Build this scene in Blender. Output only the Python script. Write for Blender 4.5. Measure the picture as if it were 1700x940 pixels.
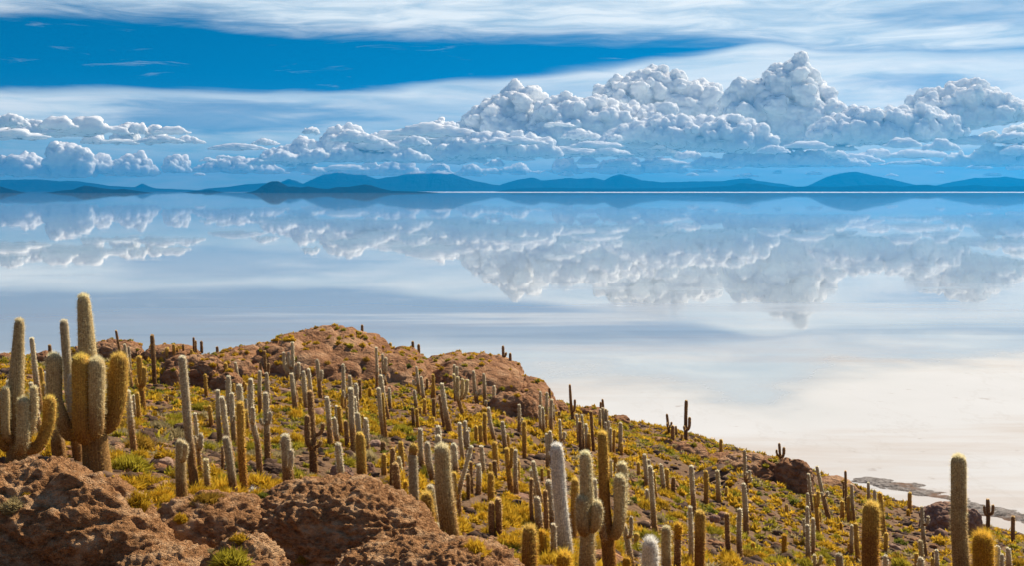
import bpy, bmesh, math, random
import numpy as np
from mathutils import Vector

# ---------------------------------------------------------------- basics
F = 2000.0          # focal length in pixels of the 1700 px wide photograph
HZ = 315.0          # pixel row of the horizon
EYE = 25.0          # eye height over the salt
SUN_AZ, SUN_EL = math.radians(44), math.radians(43)   # sun ahead and to the right
rng = np.random.default_rng(7)
random.seed(7)

for o in list(bpy.data.objects):
    bpy.data.objects.remove(o)
SC = bpy.context.scene
COL = SC.collection


def P(px, py, Y):
    return np.array([(px - 850.0) / F * Y, Y, EYE - (py - HZ) / F * Y])


def project(p):
    return 850.0 + F * p[0] / p[1], HZ + F * (EYE - p[2]) / p[1]


def tag(o, label=None, cat=None, group=None, kind=None):
    if label: o['label'] = label
    if cat: o['category'] = cat
    if group: o['group'] = group
    if kind: o['kind'] = kind
    return o


def np_mesh(name, V, faces, mats=(), mat_idx=None, col=None, smooth=True):
    """faces: list of integer arrays (n,3) or (n,4)."""
    me = bpy.data.meshes.new(name)
    V = np.asarray(V, dtype=np.float32)
    me.vertices.add(len(V))
    me.vertices.foreach_set('co', V.ravel())
    loops = np.concatenate([f.ravel() for f in faces]).astype(np.int32)
    sizes = np.concatenate([np.full(len(f), f.shape[1]) for f in faces]).astype(np.int32)
    starts = np.concatenate([[0], np.cumsum(sizes)[:-1]]).astype(np.int32)
    me.loops.add(len(loops))
    me.loops.foreach_set('vertex_index', loops)
    me.polygons.add(len(sizes))
    me.polygons.foreach_set('loop_start', starts)
    for m in mats: me.materials.append(m)
    if mat_idx is not None:
        me.polygons.foreach_set('material_index', np.asarray(mat_idx, dtype=np.int32))
    me.update(calc_edges=True)
    me.validate()
    if smooth is True:
        me.polygons.foreach_set('use_smooth', np.ones(len(me.polygons), dtype=bool))
    if col is not None:
        a = me.attributes.new('tint', 'FLOAT_COLOR', 'POINT')
        c = np.ones((len(V), 4), dtype=np.float32); c[:, :3] = col
        a.data.foreach_set('color', c.ravel())
    return me


def link(name, me, parent=None, loc=None):
    o = bpy.data.objects.new(name, me)
    COL.objects.link(o)
    if parent is not None: o.parent = parent
    if loc is not None: o.location = loc
    return o


# ---------------------------------------------------------------- noise
def _hash(ix, iy, iz, s):
    h = (ix.astype(np.int64) * 374761393 + iy.astype(np.int64) * 668265263 + iz.astype(np.int64) * 2147483647 + s * 974634777) & 0xFFFFFFFF
    h = ((h ^ (h >> 13)) * 1274126177) & 0xFFFFFFFF
    h = ((h ^ (h >> 16)) * 2246822519) & 0xFFFFFFFF
    return ((h ^ (h >> 15)) & 0xFFFFFF) / float(0xFFFFFF)


def vnoise(p, s=0):
    p = np.asarray(p, dtype=np.float64)
    i = np.floor(p).astype(np.int64); f = p - i
    u = f * f * f * (f * (f * 6 - 15) + 10)
    r = 0
    for dx in (0, 1):
        wx = u[:, 0] if dx else 1 - u[:, 0]
        for dy in (0, 1):
            wy = u[:, 1] if dy else 1 - u[:, 1]
            for dz in (0, 1):
                wz = u[:, 2] if dz else 1 - u[:, 2]
                r = r + wx * wy * wz * _hash(i[:, 0] + dx, i[:, 1] + dy, i[:, 2] + dz, s)
    return r * 2 - 1


def fbm(p, s=0, octs=4, gain=.5):
    r = 0; a = 1.0; t = 0
    p = np.asarray(p, dtype=np.float64)
    for k in range(octs):
        r = r + a * vnoise(p + 17.3 * k, s + k); t += a; a *= gain; p = p * 2.03
    return r / t


def worley(p, s=0):
    i = np.floor(p).astype(np.int64)
    d1 = np.full(len(p), 9.0); d2 = np.full(len(p), 9.0)
    for dx in (-1, 0, 1):
        for dy in (-1, 0, 1):
            for dz in (-1, 0, 1):
                a, b, c = i[:, 0] + dx, i[:, 1] + dy, i[:, 2] + dz
                q = np.stack([a + _hash(a, b, c, s), b + _hash(a, b, c, s + 11), c + _hash(a, b, c, s + 23)], 1)
                d = np.sqrt(((p - q) ** 2).sum(1))
                d2 = np.where(d < d1, d1, np.minimum(d2, d)); d1 = np.minimum(d1, d)
    return d1, d2


_ICO = {}


def ico(n):
    if n not in _ICO:
        bm = bmesh.new(); bmesh.ops.create_icosphere(bm, subdivisions=n, radius=1.)
        _ICO[n] = (np.array([v.co[:] for v in bm.verts]), np.array([[v.index for v in f.verts] for f in bm.faces]))
        bm.free()
    return _ICO[n]


# ---------------------------------------------------------------- node helpers
class NT:
    def __init__(s, tree):
        s.t = tree; s.n = tree.nodes; s.l = tree.links

    def put(s, sock, v):
        if v is None: return
        if hasattr(v, 'node'): s.l.new(v, sock)
        else:
            if isinstance(v, (tuple, list)) and len(v) == 3 and sock.type == 'RGBA': v = (*v, 1)
            sock.default_value = v

    def node(s, typ, out=0, ins=None, **kw):
        n = s.n.new(typ)
        for k, v in kw.items(): setattr(n, k, v)
        for k, v in (ins or {}).items(): s.put(n.inputs[k], v)
        return n.outputs[out] if out is not None else n

    def m(s, op, a, b=None, c=None, clamp=False):
        n = s.n.new('ShaderNodeMath'); n.operation = op; n.use_clamp = clamp
        for i, v in enumerate((a, b, c)):
            if v is not None: s.put(n.inputs[i], v)
        return n.outputs[0]

    def add(s, a, b): return s.m('ADD', a, b)
    def sub(s, a, b): return s.m('SUBTRACT', a, b)
    def mul(s, a, b): return s.m('MULTIPLY', a, b)

    def ss(s, v, lo, hi, a=0., b=1.):
        n = s.n.new('ShaderNodeMapRange'); n.interpolation_type = 'SMOOTHSTEP'
        for i, x in enumerate((v, lo, hi, a, b)): s.put(n.inputs[i], x)
        return n.outputs[0]

    def lin(s, v, lo, hi, a=0., b=1.):
        n = s.n.new('ShaderNodeMapRange'); n.clamp = True
        for i, x in enumerate((v, lo, hi, a, b)): s.put(n.inputs[i], x)
        return n.outputs[0]

    def xyz(s, x=0., y=0., z=0.):
        return s.node('ShaderNodeCombineXYZ', ins={0: x, 1: y, 2: z})

    def mix(s, f, a, b, blend='MIX'):
        n = s.n.new('ShaderNodeMix'); n.data_type = 'RGBA'; n.blend_type = blend
        s.put(n.inputs[0], f); s.put(n.inputs[6], a); s.put(n.inputs[7], b)
        return n.outputs[2]

    def noise(s, v, scale=1., detail=3., rough=.5, dist=0., dim='3D', color=False):
        n = s.n.new('ShaderNodeTexNoise'); n.noise_dimensions = dim
        s.put(n.inputs['Vector'], v); s.put(n.inputs['Scale'], scale); s.put(n.inputs['Detail'], detail)
        s.put(n.inputs['Roughness'], rough); s.put(n.inputs['Distortion'], dist)
        return n.outputs['Color' if color else 'Fac']

    def vor(s, v, scale=1., detail=0., rough=.5, feature='SMOOTH_F1', smooth=.4, dim='2D', out='Distance'):
        n = s.n.new('ShaderNodeTexVoronoi'); n.voronoi_dimensions = dim; n.feature = feature
        s.put(n.inputs['Vector'], v); s.put(n.inputs['Scale'], scale)
        s.put(n.inputs['Detail'], detail); s.put(n.inputs['Roughness'], rough)
        if feature == 'SMOOTH_F1': s.put(n.inputs['Smoothness'], smooth)
        return n.outputs[out]

    def curve(s, v, pts):
        """pts: (x in 0..1, y in 0..1)"""
        n = s.n.new('ShaderNodeFloatCurve')
        c = n.mapping.curves[0]
        pts = sorted(pts)
        while len(c.points) < len(pts): c.points.new(.5, .5)
        for p, (x, y) in zip(c.points, pts):
            p.location = (x, y); p.handle_type = 'AUTO'
        n.mapping.update()
        s.put(n.inputs['Value'], v)
        return n.outputs[0]


def material(name):
    m = bpy.data.materials.new(name); m.use_nodes = True
    t = NT(m.node_tree); t.n.clear()
    out = t.n.new('ShaderNodeOutputMaterial')
    return m, t, out


def bsdf(t, out, color, rough=.9, spec=.2, bump=None, bstr=.4, bdist=.05, **ins):
    b = t.n.new('ShaderNodeBsdfPrincipled')
    t.put(b.inputs['Base Color'], color); t.put(b.inputs['Roughness'], rough)
    t.put(b.inputs['Specular IOR Level'], spec)
    for k, v in ins.items(): t.put(b.inputs[k], v)
    if bump is not None:
        n = t.node('ShaderNodeBump', ins={'Strength': bstr, 'Distance': bdist, 'Height': bump})
        t.l.new(n, b.inputs['Normal'])
    t.l.new(b.outputs[0], out.inputs[0])
    return b
# ---------------------------------------------------------------- sky
W = bpy.data.worlds.new("World"); SC.world = W
W.use_nodes = True
T = NT(W.node_tree); T.n.clear()


def ang(px, py):
    u, v = (px - 850.) / F, (HZ - py) / F
    az = math.atan(u)
    return math.degrees(az), math.degrees(math.atan(v * math.cos(az)))


AZR, ELR = 32.0, 12.0


def azn(pts, lo=0.):
    """pixel points -> float curve points: azimuth -32..32 deg to 0..1, elevation 0..12 deg to 0..1"""
    return [((ang(x, y)[0] + AZR) / (2 * AZR), max(0., ang(x, y)[1]) / ELR) for x, y in pts]


def build_sky():
    d = T.node('ShaderNodeTexCoord', out='Generated')
    sx = T.node('ShaderNodeSeparateXYZ', out=None, ins={0: d})
    X, Y, Z = sx.outputs
    az = T.m('DEGREES', T.m('ARCTAN2', X, Y))
    el = T.m('DEGREES', T.m('ARCSINE', Z))
    # clear air: Nishita, looked up a little higher so the low sky keeps its deep altitude blue
    zz = T.add(T.mul(Z, 3.2), .16)
    v = T.node('ShaderNodeVectorMath', operation='NORMALIZE', ins={0: T.xyz(X, Y, zz)})
    sky = T.n.new('ShaderNodeTexSky'); sky.sky_type = 'NISHITA'; sky.sun_disc = False
    sky.sun_elevation = SUN_EL; sky.sun_rotation = SUN_AZ
    sky.altitude = 3650; sky.air_density = 1.3; sky.dust_density = .3; sky.ozone_density = 2.5
    T.l.new(v, sky.inputs[0])
    tint = T.mix(T.ss(el, 0., 5.5), (.40, .92, .98), (.01, .80, 1.0))
    tint = T.mix(T.ss(el, 10., 40.), tint, (.75, .95, 1.1))
    blue = T.mix(1., sky.outputs[0], tint, 'MULTIPLY')
    bg_sky = T.node('ShaderNodeBackground', ins={0: blue, 1: .074})

    # high thin veil with a clear blue window
    n = T.noise(T.xyz(T.mul(az, .10), T.mul(el, .22), 3.1), 1., 2., .5, color=True)
    w = T.node('ShaderNodeSeparateColor', out=None, ins={0: n})
    wa = T.add(az, T.mul(T.sub(w.outputs[0], .5), 6.)); we = T.add(el, T.mul(T.sub(w.outputs[1], .5), 1.3))
    ann = T.lin(wa, -AZR, AZR)
    upper = T.mul(T.curve(ann, azn([(-200, 8), (0, 0), (200, 6), (330, 10), (450, 28), (600, 40), (800, 48), (1000, 54), (1150, 58), (1250, 64), (1330, 78), (1500, 84), (1900, 84)])), ELR)
    lower = T.mul(T.curve(ann, azn([(-200, 140), (0, 148), (200, 152), (420, 156), (650, 154), (760, 142), (900, 126), (1050, 106), (1180, 86), (1260, 70), (1330, 80), (1500, 86), (1900, 86)])), ELR)
    streak = T.noise(T.xyz(T.mul(wa, .07), T.add(T.mul(we, .70), T.mul(wa, .014)), 7.7), 1., 5., .56, .35)
    fine = T.noise(T.xyz(T.add(T.mul(wa, .22), T.mul(we, .3)), T.add(T.mul(we, 1.9), T.mul(wa, -.05)), 2.7), 1., 6., .62, .6)
    sk = T.sub(T.add(T.mul(streak, .7), T.mul(fine, .3)), .5)
    below = T.ss(T.add(we, T.mul(sk, 1.3)), T.add(lower, .24), T.add(lower, -.26))
    above = T.ss(T.add(we, T.mul(sk, 2.4)), T.add(upper, -.75), T.add(upper, .5))
    veil = T.m('MAXIMUM', T.mul(below, T.lin(streak, .34, .56, .66, .98)), T.mul(above, T.lin(T.add(T.mul(fine, .55), T.mul(streak, .45)), .36, .58, .66, 1.)))
    veil = T.m('MAXIMUM', veil, T.mul(T.ss(fine, .60, .78), .25))

    def gap(px, py, hw, hh, amt):
        a0, e0 = ang(px, py)
        da = T.mul(T.sub(wa, a0), 1. / math.degrees(hw / F)); de = T.mul(T.sub(we, e0), 1. / math.degrees(hh / F))
        r = T.add(T.mul(da, da), T.mul(de, de))
        return T.mul(T.ss(T.add(r, T.mul(sk, 5.)), 1.5, .0), amt)
    g = gap(1500, 140, 150, 16, .5)
    for a in ((380, 198, 230, 24, .55), (840, 112, 200, 18, .55), (1650, 22, 170, 22, .35)):
        g = T.m('MAXIMUM', g, gap(*a))
    veil = T.mul(veil, T.sub(1., g))
    veil = T.mul(veil, T.ss(el, -.5, 2.6, .72, 1.))
    # soft far cloud haze above the mountains
    bright = T.lin(T.add(T.mul(fine, .6), T.mul(streak, .4)), .36, .62, 0., 1.)
    vcol = T.mix(bright, (.40, .53, .62), (.62, .665, .69))
    vcol = T.mix(T.ss(el, 4.2, .8), vcol, T.mix(bright, (.18, .39, .50), (.43, .545, .60)))
    bg_veil = T.node('ShaderNodeBackground', ins={0: vcol, 1: 1.})
    mixer = lambda f, a, b: T.node('ShaderNodeMixShader', ins={0: f, 1: a, 2: b})
    low = mixer(T.mul(veil, .97), bg_sky, bg_veil)
    high = mixer(.08, bg_sky, T.node('ShaderNodeBackground', ins={0: (.52, .58, .64), 1: 1.}))
    final = mixer(T.ss(el, 10.5, 15.), low, high)
    out = T.n.new('ShaderNodeOutputWorld')
    T.l.new(final, out.inputs[0])
    W.cycles.sampling_method = 'MANUAL'; W.cycles.sample_map_resolution = 512


build_sky()
SC.view_settings.view_transform = 'Standard'; SC.view_settings.look = 'None'
SC.view_settings.exposure = 0.56; SC.view_settings.gamma = 1.0
SC.view_settings.use_curve_mapping = False

sun = bpy.data.lights.new('sun', 'SUN'); sun.energy = 5.0; sun.angle = math.radians(.5); sun.color = (1., .87, .68)
so = bpy.data.objects.new('sun', sun); COL.objects.link(so)
sd = Vector((math.sin(SUN_AZ) * math.cos(SUN_EL), math.cos(SUN_AZ) * math.cos(SUN_EL), math.sin(SUN_EL)))
so.rotation_euler = sd.to_track_quat('Z', 'Y').to_euler()
so.location = (0, 0, 80)

cam = bpy.data.cameras.new('camera'); co = bpy.data.objects.new('camera', cam); COL.objects.link(co)
co.location = (0, 0, EYE); co.rotation_euler = (math.radians(90), 0, 0)
cam.sensor_fit = 'HORIZONTAL'; cam.sensor_width = 36.0; cam.lens = 36.0 * F / 1700.0
cam.shift_y = -(470.0 - HZ) / 1700.0
cam.clip_start = .1; cam.clip_end = 200000
SC.camera = co
SC.render.engine = 'CYCLES'
SC.cycles.max_bounces = 6; SC.cycles.diffuse_bounces = 2; SC.cycles.glossy_bounces = 2
SC.cycles.transmission_bounces = 2; SC.cycles.transparent_max_bounces = 24; SC.cycles.volume_bounces = 0
SC.cycles.use_denoising = True
# ---------------------------------------------------------------- the island slope
CTRL_PX = [  # pixel x, pixel y, distance
    (0, 1060, 14), (150, 1060, 14.5), (300, 1050, 15), (480, 1040, 16), (650, 1020, 18), (850, 940, 23), (1000, 945, 26), (1100, 955, 30), (1250, 940, 38),
    (1350, 940, 44), (1450, 940, 48), (1600, 940, 52), (1700, 940, 55), (1450, 1000, 28), (1620, 1000, 26), (1750, 1000, 28), (1250, 1010, 26), (1100, 1020, 22),
    (10, 790, 26), (160, 788, 27), (300, 845, 25), (350, 815, 28), (480, 843, 27), (750, 913, 24), (600, 805, 35), (430, 790, 33), (520, 790, 36), (690, 860, 29), (720, 800, 38),
    (150, 750, 31), (60, 700, 40), (230, 705, 42), (150, 660, 55), (30, 645, 62), (330, 680, 55), (60, 605, 82), (200, 606, 84), (310, 605, 86), (260, 645, 66),
    (430, 740, 45), (560, 740, 46), (430, 690, 58), (600, 690, 60), (540, 660, 70), (400, 650, 70), (660, 700, 58), (640, 660, 70), (760, 720, 56), (800, 690, 66), (740, 670, 72),
    (700, 760, 44), (800, 800, 40), (850, 820, 38), (820, 890, 29), (900, 900, 32), (920, 800, 45), (870, 760, 51), (950, 740, 60), (900, 715, 68), (970, 715, 72),
    (640, 610, 90), (540, 600, 90), (440, 610, 88), (800, 630, 90), (880, 670, 88), (940, 692, 96), (1000, 694, 105), (1050, 702, 106), (1020, 750, 66), (1060, 800, 54), (1090, 897, 39),
    (1110, 717, 106), (1150, 737, 100), (1120, 745, 92), (1100, 790, 64), (1150, 830, 55), (1155, 860, 50), (1200, 758, 97), (1240, 826, 62), (1240, 890, 50), (1300, 765, 97), (1300, 850, 61), (1300, 905, 50),
    (1345, 905, 52), (1345, 840, 69), (1390, 800, 93), (1378, 866, 64), (1420, 868, 66), (1470, 886, 62), (1535, 925, 54), (1560, 884, 71), (1640, 900, 69), (1700, 906, 68),
]
CTRL_XYZ = [(0, 0, 23.35), (0, 5, 22.6), (0, -14, 24.5), (-18, 0, 24.6), (20, 0, 21.6), (-40, -5, 25), (45, -5, 17), (-60, 40, 20), (-60, 80, 15), (70, 30, 5), (60, 62, -.2), (85, 10, 6), (70, 85, -3),
            (-45, 110, 8), (-10, 118, 7), (-45, 150, -1), (-10, 150, -2.5), (12, 128, -.8), (20, 124, -1.2), (-90, 120, 1), (-90, 30, 18), (15, 140, -3), (60, 110, -4), (0, 170, -5), (90, 60, -5), (-80, 160, -4)]


SHORE = [(1395, 800), (1440, 818), (1480, 832), (1540, 848), (1620, 872), (1700, 891), (1780, 908)]
CTRL_XYZ += [tuple(P(x, y, EYE * F / (y - HZ))) for x, y in SHORE] + [tuple(P(x, y, EYE * F / (y - HZ)) * np.array([1.1, 1.1, 0]) + np.array([0, 0, -2.2])) for x, y in SHORE]


class Land:
    def __init__(s):
        pts = np.array([P(*c) for c in CTRL_PX] + [np.array(c, float) for c in CTRL_XYZ])
        s.c = pts[:, :2] / 40.; z = pts[:, 2]
        n = len(pts)
        K = s.k(s.c, s.c) + np.eye(n) * .012
        A = np.block([[K, np.ones((n, 1)), s.c], [np.vstack([np.ones(n), s.c.T]), np.zeros((3, 3))]])
        s.w = np.linalg.solve(A, np.concatenate([z, np.zeros(3)]))

    def k(s, a, b):
        r2 = ((a[:, None, :] - b[None, :, :]) ** 2).sum(2)
        return np.where(r2 > 0, .5 * r2 * np.log(np.maximum(r2, 1e-12)), 0)

    def base(s, x, y):
        q = np.stack([x, y], 1) / 40.
        out = np.empty(len(x))
        for i in range(0, len(x), 20000):
            b = q[i:i + 20000]
            out[i:i + 20000] = s.k(b, s.c) @ s.w[:-3] + s.w[-3] + b @ s.w[-2:]
        return out

    def __call__(s, x, y):
        x = np.atleast_1d(np.asarray(x, float)); y = np.atleast_1d(np.asarray(y, float))
        z = s.base(x, y)
        p = np.stack([x, y, np.zeros_like(x)], 1)
        amp = np.clip((z + 1.5) / 4, .15, 1.)
        return np.maximum(z + amp * (.30 * fbm(p / 5., 3, 3) + .09 * fbm(p / 1.1, 4, 2)), -6.)

    def hit(s, px, py):
        """first point of the slope seen through a pixel"""
        Y = np.geomspace(9., 150., 900)
        x = (px - 850.) / F * Y; zr = EYE - (py - HZ) / F * Y
        g = s(x, Y) - zr
        k = np.nonzero(g > 0)[0]
        if not len(k): k = [int(np.argmax(g))]
        i = k[0]
        if i > 0 and g[i] > 0:
            f = -g[i - 1] / (g[i] - g[i - 1]); yy = Y[i - 1] + f * (Y[i] - Y[i - 1])
        else: yy = Y[i]
        xx = (px - 850.) / F * yy
        return np.array([xx, yy, s(xx, yy)[0]])


LAND = Land()


def ground_mat():
    m, t, out = material('island_soil')
    pos = t.node('ShaderNodeNewGeometry', out='Position')
    n1 = t.noise(pos, .35, 5., .6); n2 = t.noise(pos, 3.2, 5., .65); v = t.vor(pos, 7., 1., feature='F1', dim='3D')
    c = t.mix(n2, (.07, .040, .021), (.25, .145, .072))
    c = t.mix(t.ss(n1, .45, .65), c, t.mix(n2, (.085, .052, .032), (.25, .155, .09)))
    c = t.mix(t.ss(v, .25, .05), c, (.055, .045, .042))
    z = t.node('ShaderNodeSeparateXYZ', out=2, ins={0: pos})
    c = t.mix(t.ss(t.add(z, t.mul(n2, .9)), 1.5, .25), c, t.mix(n2, (.16, .15, .145), (.40, .38, .36)))
    h = t.add(t.mul(n2, .6), t.mul(v, .5))
    bsdf(t, out, c, .95, .15, bump=h, bstr=.8, bdist=.10)
    return m


def build_terrain():
    def axis(lo, mid0, mid1, hi, step, grow=1.06):
        a = list(np.arange(mid0, mid1, step)); s = step; v = a[-1]
        while v < hi: s *= grow; v += s; a.append(v)
        s = step; v = mid0; pre = []
        while v > lo: s *= grow; v -= s; pre.append(v)
        return np.array(pre[::-1] + a)
    xs = axis(-95, -16, 20, 95, .11, 1.035); ys = axis(-22, 14, 44, 185, .10, 1.025)
    X, Y = np.meshgrid(xs, ys)
    x, y = X.ravel(), Y.ravel()
    z = LAND(x, y)
    p = np.stack([x, y, z], 1)
    d1, d2 = worley(p / .55, 5)
    amp = np.clip((z + .3) / 2, 0, 1)
    z = z + amp * (.10 * np.clip(d2 - d1, 0, .5) + .05 * fbm(p / .3, 6, 2))
    nx, ny = len(xs), len(ys)
    i = np.arange(nx * ny).reshape(ny, nx)
    f = np.stack([i[:-1, :-1], i[:-1, 1:], i[1:, 1:], i[1:, :-1]], -1).reshape(-1, 4)
    me = np_mesh('terrain', np.stack([x, y, z], 1), [f], [ground_mat()])
    tag(link('terrain', me), kind='structure')


build_terrain()


# ---------------------------------------------------------------- rocks
def rock_mat(name, a, b, c3, scale, bd):
    m, t, out = material(name)
    pos = t.node('ShaderNodeNewGeometry', out='Position')
    q = t.node('ShaderNodeVectorMath', operation='MULTIPLY', ins={0: pos, 1: (1., 1., 1.7)})
    n0 = t.noise(q, scale * .22, 4., .6); n1 = t.noise(q, scale, 6., .68); n2 = t.noise(q, scale * 5., 4., .7)
    v = t.vor(q, scale * 2.2, 2., .6, feature='F1', dim='3D')
    c = t.mix(t.ss(n1, .34, .66), a, b)
    c = t.mix(t.ss(n0, .48, .64), c, t.mix(n2, b, c3))
    c = t.mix(t.mul(t.ss(n2, .56, .75), .5), c, c3)
    h = t.add(t.add(t.mul(n1, .8), t.mul(n2, .3)), t.mul(v, .45))
    bsdf(t, out, c, .95, .12, bump=h, bstr=.9, bdist=bd)
    return m


R_NEAR = rock_mat('pitted_rock', (.23, .105, .040), (.57, .295, .13), (.73, .50, .29), 11., .12)
R_FAR = rock_mat('cliff_rock', (.19, .088, .042), (.36, .185, .092), (.45, .29, .17), 1.6, .22)
R_PINK = rock_mat('pink_boulder_rock', (.20, .11, .075), (.30, .18, .125), (.37, .26, .19), 4., .03)
R_DARK = rock_mat('dark_stone_rock', (.046, .026, .017), (.11, .066, .042), (.23, .145, .095), 6., .02)
ROCK_TREES = []
ROCKS = []


def make_rock(px, py, Y, hw, hh, thick, mat, sub, seed, label, cat='boulder', name='boulder', box=2.4, lump=.22, pit=.0, pitscale=.14, tilt=0., name_group=None, lean=0., depth_m=None):
    """rounded block with its own thickness; hw, hh: half size in pixels at distance Y"""
    v, f = ico(sub)
    v = v.copy()
    s = Y / F
    rx, rz = hw * s, hh * s
    ry = depth_m if depth_m else rx * thick
    q = v / (np.abs(v) ** box).sum(1)[:, None] ** (1. / box)      # squarer than a ball
    q = q * (1 + lump * fbm(v * 1.25 + seed * 7.7, seed, 3) + lump * .45 * fbm(v * 3.1 + seed, seed + 5, 3))[:, None]
    p = q * np.array([rx, ry, rz])
    # strata and joints
    ctr = P(px, py, Y)
    w = p + ctr
    n = v / np.array([rx, ry, rz]); n /= np.linalg.norm(n, axis=1)[:, None]
    big = min(rx, rz)
    d1, d2 = worley(w / (big * .55) * np.array([1, 1, 1.5]), seed)
    disp = -(.045 if pit else .09) * big * np.clip(.16 - (d2 - d1), 0, .16) / .16
    disp = disp + .05 * big * fbm(w / (big * .30), seed + 2, 3)
    if pit:
        a, b = worley(w / pitscale * np.array([1, 1, 1.6]), seed + 3)
        c, _ = worley(w / (pitscale * .42), seed + 4)
        disp = disp + pit * (np.clip(.62 - a, -.4, .62) * -1.15 + .5 * fbm(w / (pitscale * 2.4), seed + 6, 3) - .55 * np.clip(.5 - c, 0, .5) + .55 * fbm(w / (pitscale * .5), seed + 8, 3))
    p = p + n * disp[:, None]
    if tilt:
        ca, sa = math.cos(tilt), math.sin(tilt)
        p = p @ np.array([[ca, 0, -sa], [0, 1, 0], [sa, 0, ca]]).T
    if lean: p[:, 0] += lean * p[:, 2]
    me = np_mesh(name, p, [f], [mat])
    o = link(name, me, loc=ctr)
    tag(o, label, cat, name_group)
    from mathutils.bvhtree import BVHTree
    ROCK_TREES.append((BVHTree.FromPolygons([Vector(x) for x in (p + ctr).tolist()], f.tolist()) if sub <= 5 else None, o))
    ROCKS.append((ctr[0], ctr[1], rx, ry))
    return o


def build_rocks():
    N, Fr, Pk, Dk = R_NEAR, R_FAR, R_PINK, R_DARK
    # pitted rocks closest to the eye
    make_rock(80, 992, 19., 240, 212, .62, N, 7, 1, 'big pitted brown rock below the giant many-armed cactus', 'rock', 'rock', 2.3, .16, .085, .135, lean=-.12)
    make_rock(362, 915, 21.5, 124, 98, .8, N, 6, 2, 'mid-sized pitted brown rock with a yellow bush at its lower edge', 'rock', 'rock', 2.3, .2, .075, .13)
    make_rock(570, 918, 21.5, 160, 116, .75, N, 7, 3, 'broad domed pitted rock with pale broken patches on its face', 'rock', 'rock', 2.3, .17, .075, .125)
    make_rock(705, 985, 18.5, 165, 100, .8, N, 7, 4, 'low pitted rock slab sloping down beside the thick silver cactus', 'rock', 'rock', 2.2, .17, .075, .125, lean=.1)
    make_rock(404, 985, 17.5, 76, 90, .9, N, 6, 5, 'small crusty rock beside the round yellow-green bush', 'rock', 'rock', 2.2, .2, .07, .12)
    make_rock(300, 995, 18, 110, 82, 1., N, 6, 6, 'low crusty rock in the gap between the two biggest pitted rocks', 'rock', 'rock', 2.2, .2, .07, .12)
    # the brown cliff
    make_rock(528, 640, 84, 132, 86, .7, Fr, 6, 11, 'massive domed brown cliff rising above the slope of cacti', 'cliff', 'cliff', 2.6, .14, depth_m=7.)
    make_rock(408, 640, 82, 74, 62, .9, Fr, 6, 12, 'rounded brown cliff shoulder at the west end of the dome', 'cliff', 'cliff', 2.4, .16, depth_m=5.5)
    make_rock(660, 655, 84, 60, 72, .9, Fr, 6, 13, 'brown cliff buttress with a shrubby saddle east of the dome', 'cliff', 'cliff', 2.5, .16, depth_m=6.)
    make_rock(772, 672, 88, 118, 80, .7, Fr, 6, 14, 'long flat-topped brown cliff falling toward the salt', 'cliff', 'cliff', 2.7, .12, depth_m=7.)
    make_rock(876, 694, 86, 52, 62, .9, Fr, 6, 15, 'steep end block of the brown cliff above the salt', 'cliff', 'cliff', 2.4, .16, depth_m=5., lean=-.22)
    make_rock(918, 690, 88, 26, 24, 1., Fr, 5, 16, 'low brown rock trailing off the end of the cliff')
    make_rock(852, 694, 72, 40, 44, .9, Fr, 5, 17, 'rounded red-brown boulder leaning on the foot of the cliff')
    make_rock(778, 706, 68, 50, 34, .9, Fr, 5, 18, 'wide low brown boulder below the candelabra cactus by the cliff')
    make_rock(838, 716, 65, 24, 24, .9, Fr, 5, 19, 'grey-brown boulder in front of the red-brown one at the cliff foot')
    make_rock(886, 722, 66, 22, 20, .9, Fr, 5, 20, 'cracked boulder at the mouth of the cliff hollow')
    make_rock(858, 738, 60, 22, 15, 1., Fr, 5, 21, 'flat brown boulder lowest in the pile under the cliff')
    make_rock(640, 662, 74, 26, 20, .9, Fr, 5, 22, 'pale crumbly rock at the foot of the domed cliff')
    # western outcrops
    make_rock(322, 636, 72, 56, 46, .8, Fr, 6, 23, 'smooth rounded brown outcrop standing before the western crest', 'outcrop', 'outcrop', 2.5, .15)
    make_rock(378, 646, 70, 28, 26, .9, Fr, 5, 24, 'brown boulder wedged between the outcrop and the cliff shoulder')
    make_rock(288, 640, 70, 20, 30, .9, Fr, 5, 25, 'upright brown boulder at the west side of the rounded outcrop')
    make_rock(190, 592, 88, 48, 27, .9, Fr, 6, 26, 'long low rock crest on the western skyline', 'outcrop', 'outcrop', 2.4, .16)
    make_rock(128, 600, 86, 15, 22, 1., Fr, 5, 27, 'rounded knob of rock on the western skyline behind the giant cactus')
    make_rock(70, 602, 84, 18, 17, 1., Fr, 5, 28, 'low rock hump on the western skyline between two silver columns')
    make_rock(285, 592, 88, 45, 18, 1., Fr, 5, 29, 'flat rock rise on the skyline above the rounded outcrop')
    make_rock(5, 598, 84, 14, 10, 1., Fr, 5, 30, 'small brown rock on the skyline at the western edge')
    # eastern headland
    make_rock(1140, 770, 82, 44, 32, .9, Fr, 5, 31, 'big brown boulder with a yellow stain on the headland')
    make_rock(1098, 742, 92, 24, 14, 1., Fr, 5, 32, 'low pinkish boulder on the headland crest')
    make_rock(1250, 806, 78, 74, 48, .8, Fr, 6, 33, 'wide brown outcrop capped with shrubs at the headland edge', 'outcrop', 'outcrop', 2.4, .18)
    make_rock(1318, 806, 76, 34, 44, .9, Fr, 6, 34, 'cracked brown block at the seaward end of the headland', 'outcrop', 'outcrop', 2.5, .18)
    make_rock(1206, 775, 84, 34, 22, 1., Fr, 5, 35, 'stepped brown rock on the inland side of the headland outcrop')
    make_rock(1150, 800, 66, 64, 7, .5, Dk, 5, 36, 'long dark slab ledge lying across the slope', 'rock slab', 'rock_slab', 3., .16, tilt=.38)
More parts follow.
